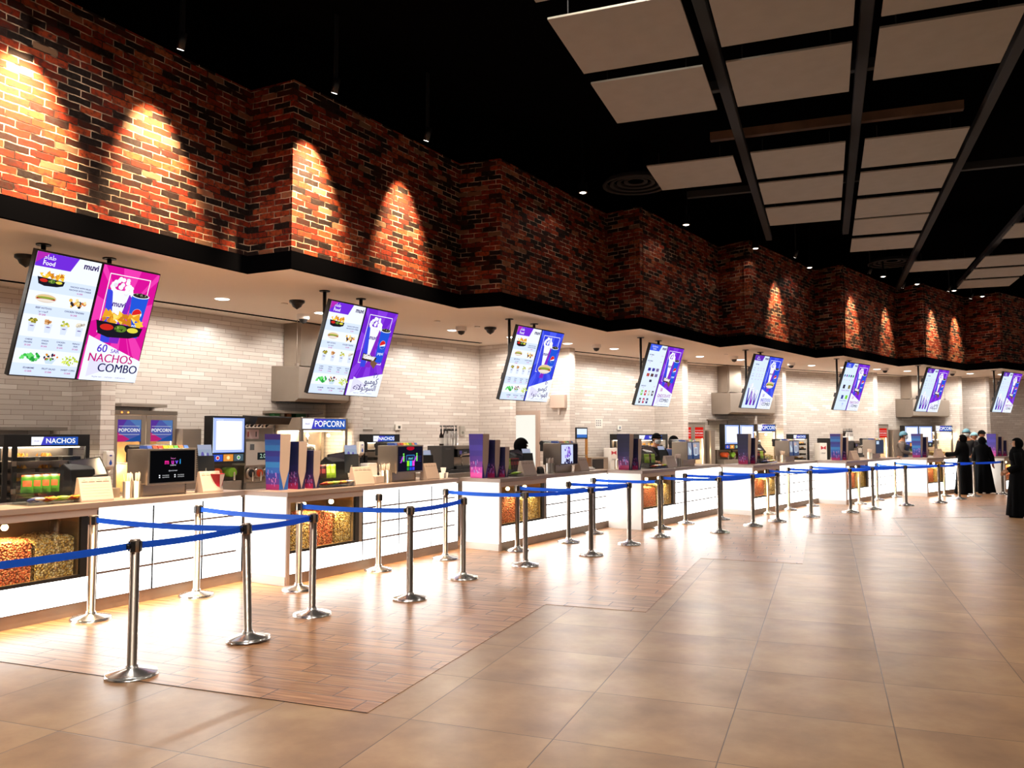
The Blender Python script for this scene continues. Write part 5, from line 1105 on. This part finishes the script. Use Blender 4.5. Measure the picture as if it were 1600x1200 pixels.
t = thing('blender_stand', 'white blender stand with a red emblem behind the fourth counter', 'blender', wpt(4, 1.55, .8, .88), wa(4)); m = MB(); m.box(-.2, 0, 0, 0, .26, .5, WHITE); A = Art(m, face_x(.0005, 0, .5), .26, .5, prt); A.poly([(.04, .06), (.13, .1), (.22, .06), (.22, .16), (.13, .12), (.04, .16)], (190, 30, 50)); A.text('muvi', .13, .26, .07, (60, 50, 60)); m.build('stand_body', t, .006); m = MB(); m.lathe([(.05, 0), (.05, .22), (.04, .24)], STEEL, 14, (.1, .1, 0)); m.build('steel_jug', t)
t = thing('blender_stand', 'white blender stand with a red emblem behind the sixth counter', 'blender', wpt(6, 1.72, .7, .88), wa(6)); m = MB(); m.box(-.2, 0, 0, 0, .32, .56, WHITE); A = Art(m, face_x(.0005, 0, .56), .32, .56, prt); A.poly([(.05, .08), (.16, .14), (.27, .08), (.27, .2), (.16, .16), (.05, .2)], (190, 30, 50)); A.text('muvi', .16, .3, .09, (60, 50, 60)); m.build('stand_body', t, .006)
t = thing('drinks_fridge', 'black countertop fridge with a lit window behind the sixth counter', 'fridge', wpt(6, 2.1, .7, .88), wa(6)); m = MB(); m.box(-.4, 0, 0, 0, .44, .7, BLACK); m.build('fridge_body', t, .006); m = MB(); A = Art(m, face_x(.001, .1, .5), .26, .4, lambda r, g, b: emi('fridge_%d_%d_%d' % (r, g, b), C(r, g, b), .8)); A.rect(0, 0, .26, .4, (150, 170, 210)); A.rect(.04, .1, .22, .2, (220, 225, 235)); A.rect(.04, .24, .22, .34, (120, 60, 80)); m.build('lit_window', t)
# wall soap dispensers on the wing wall ends
for (xa, ya), (xb, yb), z, l in (((-8.94,8.16), (-8.90,8.355), 1.24, 'white soap dispenser with a blue drop on the nearest wing wall'), ((-7.78,12.53), (-7.73,12.735), 1.33, 'white soap dispenser with a blue drop on the second wing wall')):
    d = Vector((xb-xa, yb-ya)); soap((xa+xb)/2, (ya+yb)/2, z, -math.atan2(d.x, d.y), l)
# ceiling cameras and dome speakers
for x, y, l in ((-7.95,6.23,'black dome camera half hidden behind the pink screen'), (-7.03,9.76,'black dome camera left of the second screen'), (-5.58,13.49,'black dome camera left of the third screen')):
    t = thing('dome_camera', l, 'camera', (x, y, ZS), 0, 'black dome cameras'); m = MB(); m.lathe([(.11, 0), (.11, -.03), (.08, -.05)], BLACK, 20); m.build('camera_base', t); m = MB(); m.lathe([(.08, -.05), (.06, -.09), (.0001, -.13)], BLACK, 20); m.build('camera_dome', t)
for k, (x, y) in enumerate(((-7.75,10.93), (-6.03,13.22), (-4.54,16.89), (-2.07,20.68), (-.84,23.14), (1.63,25.96), (3.63,28.06))):
    t = thing('security_camera', 'white ceiling camera with a dark lens, %s from the left' % ORD[k], 'camera', (x, y, ZS), 0, 'white ceiling cameras'); m = MB(); m.lathe([(.1, 0), (.1, -.06), (.085, -.08)], WHITE, 20); m.build('camera_base', t); m = MB(); m.lathe([(.07, -.08), (.05, -.13), (.0001, -.15)], BLACK, 18); m.build('camera_lens', t)
for k, (x, y) in enumerate(((-8.4, 5.9), (-7.35, 9.9), (-6.1, 12.4), (-5.75, 13.3), (-3.6, 17.8), (-2.2, 20.1))):
    m = MB(); m.lathe([(.05, -.012), (.05, 0)], WHITE, 16); tag(m.build('smoke_detector', None, 0, (x, y, ZS)), 'flat white sprinkler cover in the soffit, %s from the left' % ORD[k], 'sprinkler cover', 'soffit sprinkler covers')

# ------------------------------------------------------------------ people
def skin_mesh(name, J, Ed, m_, parent, sub=2, root=0):
    me = bpy.data.meshes.new(name); me.from_pydata([j[0] for j in J], Ed, []); me.materials.append(m_)
    o = bpy.data.objects.new(name, me); COL.objects.link(o)
    sk = o.modifiers.new('skin', 'SKIN'); sk.use_smooth_shade = True
    for k, j in enumerate(J):
        r_ = j[1] if isinstance(j[1], tuple) else (j[1], j[1]); me.skin_vertices[0].data[k].radius = r_; me.skin_vertices[0].data[k].use_root = (k == root)
    sb = o.modifiers.new('subdivision', 'SUBSURF'); sb.levels = sub; sb.render_levels = sub
    if parent: o.parent = parent
    return o
def hand(parent, wrist, d, side, m_):
    d = Vector(d).normalized(); up = Vector((0, 0, 1)) if abs(d.z) < .8 else Vector((1, 0, 0)); x = (up-d*up.dot(d)).normalized(); y = d.cross(x)
    w_ = Vector(wrist); mb = MB()
    mb.tube([w_-d*.02, w_+d*.02, w_+d*.05, w_+d*.08], [.022, .028, .032, .026], m_, 10)
    for k, (off, ln) in enumerate(((-.027, .06), (-.009, .075), (.009, .07), (.026, .052))):
        b = w_+d*.075+x*off; mb.tube([b, b+d*ln*.5-y*side*.006, b+d*ln*.85-y*side*.022, b+d*ln-y*side*.034], [.0095, .009, .008, .006], m_, 6)
    b = w_+d*.02+x*.026; mb.tube([b, b+x*.022+d*.022, b+x*.03+d*.05-y*side*.012], [.012, .01, .007], m_, 6)
    return mb.build('hand', parent)
def face(parent, c, m_, mask=None):
    mb = MB(); x, y, z = c; DKE = mat('eye_dark', C(24, 18, 16), .3); LIP = mat('lips', C(140, 74, 66), .5)
    mb.add([(x+.088, -.012, z-.012), (x+.088, .012, z-.012), (x+.086, 0, z+.03), (x+.112, 0, z-.008)], [(0, 1, 3), (1, 2, 3), (2, 0, 3)], m_, True)
    for sgn in (1, -1):
        mb.ball((x+.078, y+sgn*.032, z+.018), .012, WHITE, 8, .6, 1, .7); mb.ball((x+.084, y+sgn*.032, z+.018), .007, DKE, 8, .6, 1, 1); mb.tube([(x+.083, sgn*.018, z+.04), (x+.08, sgn*.046, z+.038)], .004, DKE, 5)
        mb.ball((x-.01, y+sgn*.083, z), .02, m_, 8, .6, .4, 1.3)
    mb.tube([(x+.08, -.022, z-.045), (x+.088, 0, z-.043), (x+.08, .022, z-.045)], .005, LIP, 5)
    f = mb.build('face', parent)
    return f
def shell(c, r, m_, keep, name, parent, sy=1, sz=1, n=22):
    vs = []; fs = []; N = 12
    for i in range(N+1):
        th = math.pi*i/N
        for k in range(n):
            p = 2*math.pi*k/n; vs.append((c[0]+r*math.sin(th)*math.cos(p), c[1]+r*sy*math.sin(th)*math.sin(p), c[2]+r*sz*math.cos(th)))
    for i in range(N):
        for k in range(n):
            f = (i*n+k, i*n+(k+1) % n, (i+1)*n+(k+1) % n, (i+1)*n+k); q = Vector((0, 0, 0))
            for a in f: q += Vector(vs[a])
            q = q/4-Vector(c)
            if keep(q/r): fs.append(f)
    mb = MB(); mb.add(vs, fs, m_, True); o = mb.build(name, parent); sd = o.modifiers.new('cloth_thickness', 'SOLIDIFY'); sd.thickness = .006; return o
def person(label, loc, rz, H, arms, skin=SKIN, top=None, kind='staff', cap=None, mask=None, apron=None, bend=0, trousers=None, turn=0):
    s = H/1.7; t = thing('person', label, 'person', loc, rz); t.scale = (s, s, s)
    b = lambda z: bend*max(0, z-.95)
    P = lambda x, y, z: (x+b(z), y, z-bend*.25*max(0, z-.95))
    J = [(P(0, 0, .95), .13), (P(0, 0, 1.1), .12), (P(0, 0, 1.27), .14), (P(0, 0, 1.4), .09), (P(.0, 0, 1.485), .05), (P(.012, 0, 1.535), .062), (P(.02, 0, 1.595), .088), (P(.01, 0, 1.65), .078), (P(.0, 0, 1.685), .04)]
    E_ = [(k, k+1) for k in range(8)]
    for sg in (1, -1):
        o = len(J); J += [((0, sg*.09, .86), .09), ((.01, sg*.1, .48), .062), ((-.02, sg*.1, .09), .042), ((.05, sg*.1, .045), .04), ((.14, sg*.105, .03), .03)]; E_ += [(0, o), (o, o+1), (o+1, o+2), (o+2, o+3), (o+3, o+4)]
        o = len(J); a = arms['l' if sg == 1 else 'r']; J += [(P(0, sg*.16, 1.39), .06), (P(*a[0]), .042), (P(*a[1]), .03)]; E_ += [(3, o), (o, o+1), (o+1, o+2)]
    skin_mesh('body', J, E_, skin, t)
    hc = P(.018, 0, 1.598); face(t, hc, skin)
    for sg, kk in ((1, 'l'), (-1, 'r')):
        a = arms[kk]; d = Vector(P(*a[1]))-Vector(P(*a[0])); hand(t, Vector(P(*a[1])), d, sg, skin)
    SH = CLOTHB if kind == 'abaya' else mat('dark_shoes', C(22, 20, 20), .5)
    for sg in (1, -1):
        m = MB(); m.prism([(-.07, sg*.1-.045, .0), (.16, sg*.1-.045, .0), (.2, sg*.1-.03, .0), (.2, sg*.1+.03, .0), (.16, sg*.1+.045, .0), (-.07, sg*.1+.045, .0)], (0, 0, .055), SH); m.build('shoe', t, .02)
    if kind == 'abaya':
        N = 40; rows = [(1.46, .06, .07, 0), (1.43, .085, .13, 0), (1.38, .115, .2, 0), (1.25, .15, .2, .0), (1.05, .14, .175, .01), (.9, .17, .205, .02), (.6, .2, .24, .05), (.3, .22, .27, .09), (.04, .25, .31, .12)]
        vs = []
        for z, rx, ry, fo in rows:
            for k in range(N):
                a = 2*math.pi*k/N; f = 1+fo*math.sin(7*a+z*1.5)+fo*.6*math.sin(11*a+2); x, y, zz = P(rx*math.cos(a)*f-.01, ry*math.sin(a)*f, z); vs.append((x, y, zz))
        fs = [(i*N+k, (i+1)*N+k, (i+1)*N+(k+1) % N, i*N+(k+1) % N) for i in range(len(rows)-1) for k in range(N)]
        m = MB(); m.add(vs, fs, CLOTHB, True)
        for sg, kk in ((1, 'l'), (-1, 'r')):
            a = arms[kk]; s0 = Vector(P(0, sg*.14, 1.4)); e0 = Vector(P(*a[0])); w0 = e0.lerp(Vector(P(*a[1])), .8); m.tube([s0, s0.lerp(e0, .5), e0, e0.lerp(w0, .5), w0], [.085, .075, .072, .07, .075], CLOTHB, 14)
        m.build('abaya', t)
        m = MB(); hx = hc[0]
        vs = []; N = 28; prof = [(1.54, .085, .085), (1.5, .1, .1), (1.46, .13, .15), (1.4, .15, .2), (1.3, .165, .215), (1.24, .16, .2)]
        for z, rx, ry in prof:
            for k in range(N):
                a = 2*math.pi*k/N; f = 1+.05*math.sin(5*a+z*9); x, y, zz = P(rx*math.cos(a)*f+.0, ry*math.sin(a)*f, z); vs.append((x, y, zz))
        m.add(vs, [(i*N+k, (i+1)*N+k, (i+1)*N+(k+1) % N, i*N+(k+1) % N) for i in range(len(prof)-1) for k in range(N)], CLOTHB, True); m.build('headscarf_drape', t)
        shell((hc[0]-.026, 0, hc[2]+.008), .113, CLOTHB, lambda q: not (q.x > .4 and -.75 < q.z < .6 and abs(q.y) < .8), 'headscarf', t, .92, 1.12)
    else:
        TR = trousers or mat('charcoal_trousers', C(36, 36, 42), .7)
        Jt = [((0, 0, .98), .145), ((0, 0, .9), .145)]; Et = [(0, 1)]
        for sg in (1, -1):
            o = len(Jt); Jt += [((0, sg*.095, .82), .105), ((.01, sg*.1, .48), .078), ((-.01, sg*.1, .1), .065)]; Et += [(1, o), (o, o+1), (o+1, o+2)]
        skin_mesh('trousers', Jt, Et, TR, t, 1)
        Js = [(P(0, 0, .9), .16), (P(0, 0, 1.08), .148), (P(0, 0, 1.27), .165), (P(0, 0, 1.39), .115), (P(0, 0, 1.445), .07)]; Es = [(0, 1), (1, 2), (2, 3), (3, 4)]
        for sg, kk in ((1, 'l'), (-1, 'r')):
            a = arms[kk]; o = len(Js); e0 = Vector(P(*a[0])); w0 = Vector(P(*a[1])); Js += [(P(0, sg*.17, 1.385), .08), (tuple(e0), .06), (tuple(e0.lerp(w0, .8)), .047)]; Es += [(3, o), (o, o+1), (o+1, o+2)]
        skin_mesh('shirt', Js, Es, top, t, 2)
        if apron:
            m = MB(); rows = [(1.36, .09), (1.2, .15), (1.05, .18), (.8, .2), (.6, .2)]; vs = []
            for z, w_ in rows:
                for k in range(7): a = (k-3)/3*w_; x, y, zz = P(.178-.06*abs(k-3)/3, a, z); vs.append((x, y, zz))
            m.add(vs, [(i*7+k, i*7+k+1, (i+1)*7+k+1, (i+1)*7+k) for i in range(4) for k in range(6)], apron, True); o = m.build('apron', t); sd = o.modifiers.new('cloth_thickness', 'SOLIDIFY'); sd.thickness = .008
        if cap == 'hood': shell((hc[0]-.015, 0, hc[2]), .125, CLOTHB, lambda q: not (q.x > .6 and -.55 < q.z < .4), 'hood', t, .9, 1.12)
        elif cap:
            shell((hc[0]-.008, 0, hc[2]+.02), .108, cap, lambda q: q.z > .12 or (q.x < -.2 and q.z > -.35), 'cap' if cap is CLOTHB else 'hair_net', t, .9, 1)
            if cap is CLOTHB: m = MB(); m.prism([P(.075, -.07, 1.655), P(.17, -.05, 1.64), P(.17, .05, 1.64), P(.075, .07, 1.655)], (0, 0, .008), CLOTHB); m.build('cap_peak', t)
        shell((hc[0]-.012, 0, hc[2]+.01), .101, mat('dark_hair', C(24, 18, 16), .6, var=.2), lambda q: q.x < .15 and q.z > -.6 or q.z > .55, 'hair', t, .9, 1)
    if mask: shell((hc[0]+.004, 0, hc[2]-.03), .1, mask, lambda q: q.x > .45 and -.55 < q.z < .28, 'face_mask', t, .8, .85)
    return t
AREST = {'l': ((.02, .24, 1.1), (.18, .2, .98)), 'r': ((.02, -.24, 1.1), (.18, -.2, .98))}
# customers
person('person in a black abaya and headscarf reaching a hand towards the counter', (3.62, 26.45, 0), R(150), 1.66, {'l': ((.1, .22, 1.17), (.44, .2, 1.14)), 'r': ((.08, -.22, 1.16), (.32, -.12, 1.1))}, SKIN, kind='abaya')
person('person in a long black abaya right of the reaching customer', (4.2, 27.0, 0), R(70), 1.6, {'l': ((.0, .24, 1.12), (.12, .24, .9)), 'r': ((.0, -.24, 1.12), (.12, -.24, .9))}, SKIN, kind='abaya')
person('person in a black abaya alone at the right edge, hands held at the waist', (3.68, 19.62, 0), R(172), 1.6, {'l': ((-.02, .24, 1.12), (.2, .1, 1.0)), 'r': ((-.02, -.24, 1.12), (.2, -.12, .98))}, SKIN2, kind='abaya')
# staff
GREYS = mat('grey_jacket', C(104, 92, 84), .75, var=.08); NET = mat('blue_hair_net', C(90, 140, 160), .7); MASKM = mat('mask_cloth', C(190, 200, 206), .7); BLK = mat('black_shirt', C(20, 20, 24), .75)
APR = mat('dark_blue_apron', C(40, 60, 96), .7)
person('person in a grey jacket, blue hair net and mask behind the sixth counter', (2.0, 26.3, 0), R(-15), 1.78, {'l': ((.08, .24, 1.15), (.3, .12, 1.1)), 'r': ((.08, -.24, 1.15), (.3, -.12, 1.1))}, SKIN, GREYS, cap=NET, mask=MASKM, apron=APR, bend=.12)
person('person in a black shirt, black cap and face mask behind the fourth counter', (-3.38, 17.25, 0), R(-50), 1.72, {'l': ((.1, .24, 1.14), (.32, .1, 1.12)), 'r': ((.1, -.24, 1.14), (.32, -.1, 1.12))}, SKIN, BLK, cap=CLOTHB, mask=MASKM, bend=.1)
person('person in a dark hooded top and blue sleeves behind the fourth counter', (-3.08, 17.8, 0), R(-80), 1.68, {'l': ((.12, .24, 1.14), (.34, .1, 1.1)), 'r': ((.12, -.24, 1.14), (.34, -.1, 1.1))}, SKIN, mat('blue_shirt', C(66, 80, 130), .7), cap='hood', bend=.25)
person('person in a black hood bending behind the third counter', (-4.96, 12.85, 0), R(30), 1.66, AREST, SKIN, BLK, cap='hood', bend=.3)
person('person in a blue hair net standing behind the reaching customer', (3.98, 28.25, 0), R(-100), 1.84, AREST, SKIN, BLK, cap=NET, mask=MASKM)
person('person in a pale blue hair net behind the two customers', (4.34, 29.3, 0), R(-90), 1.74, AREST, SKIN, mat('grey_shirt', C(120, 126, 130), .7), cap=mat('pale_hair_net', C(130, 176, 190), .7))
person('person in a black shirt and cap with a blue apron at the far counter', (4.5, 29.0, 0), R(-70), 1.8, {'l': ((.1, .24, 1.12), (.3, .16, 1.1)), 'r': ((.1, -.24, 1.12), (.3, -.16, 1.1))}, SKIN, BLK, cap=CLOTHB, apron=mat('mid_blue_apron', C(70, 110, 150), .7))
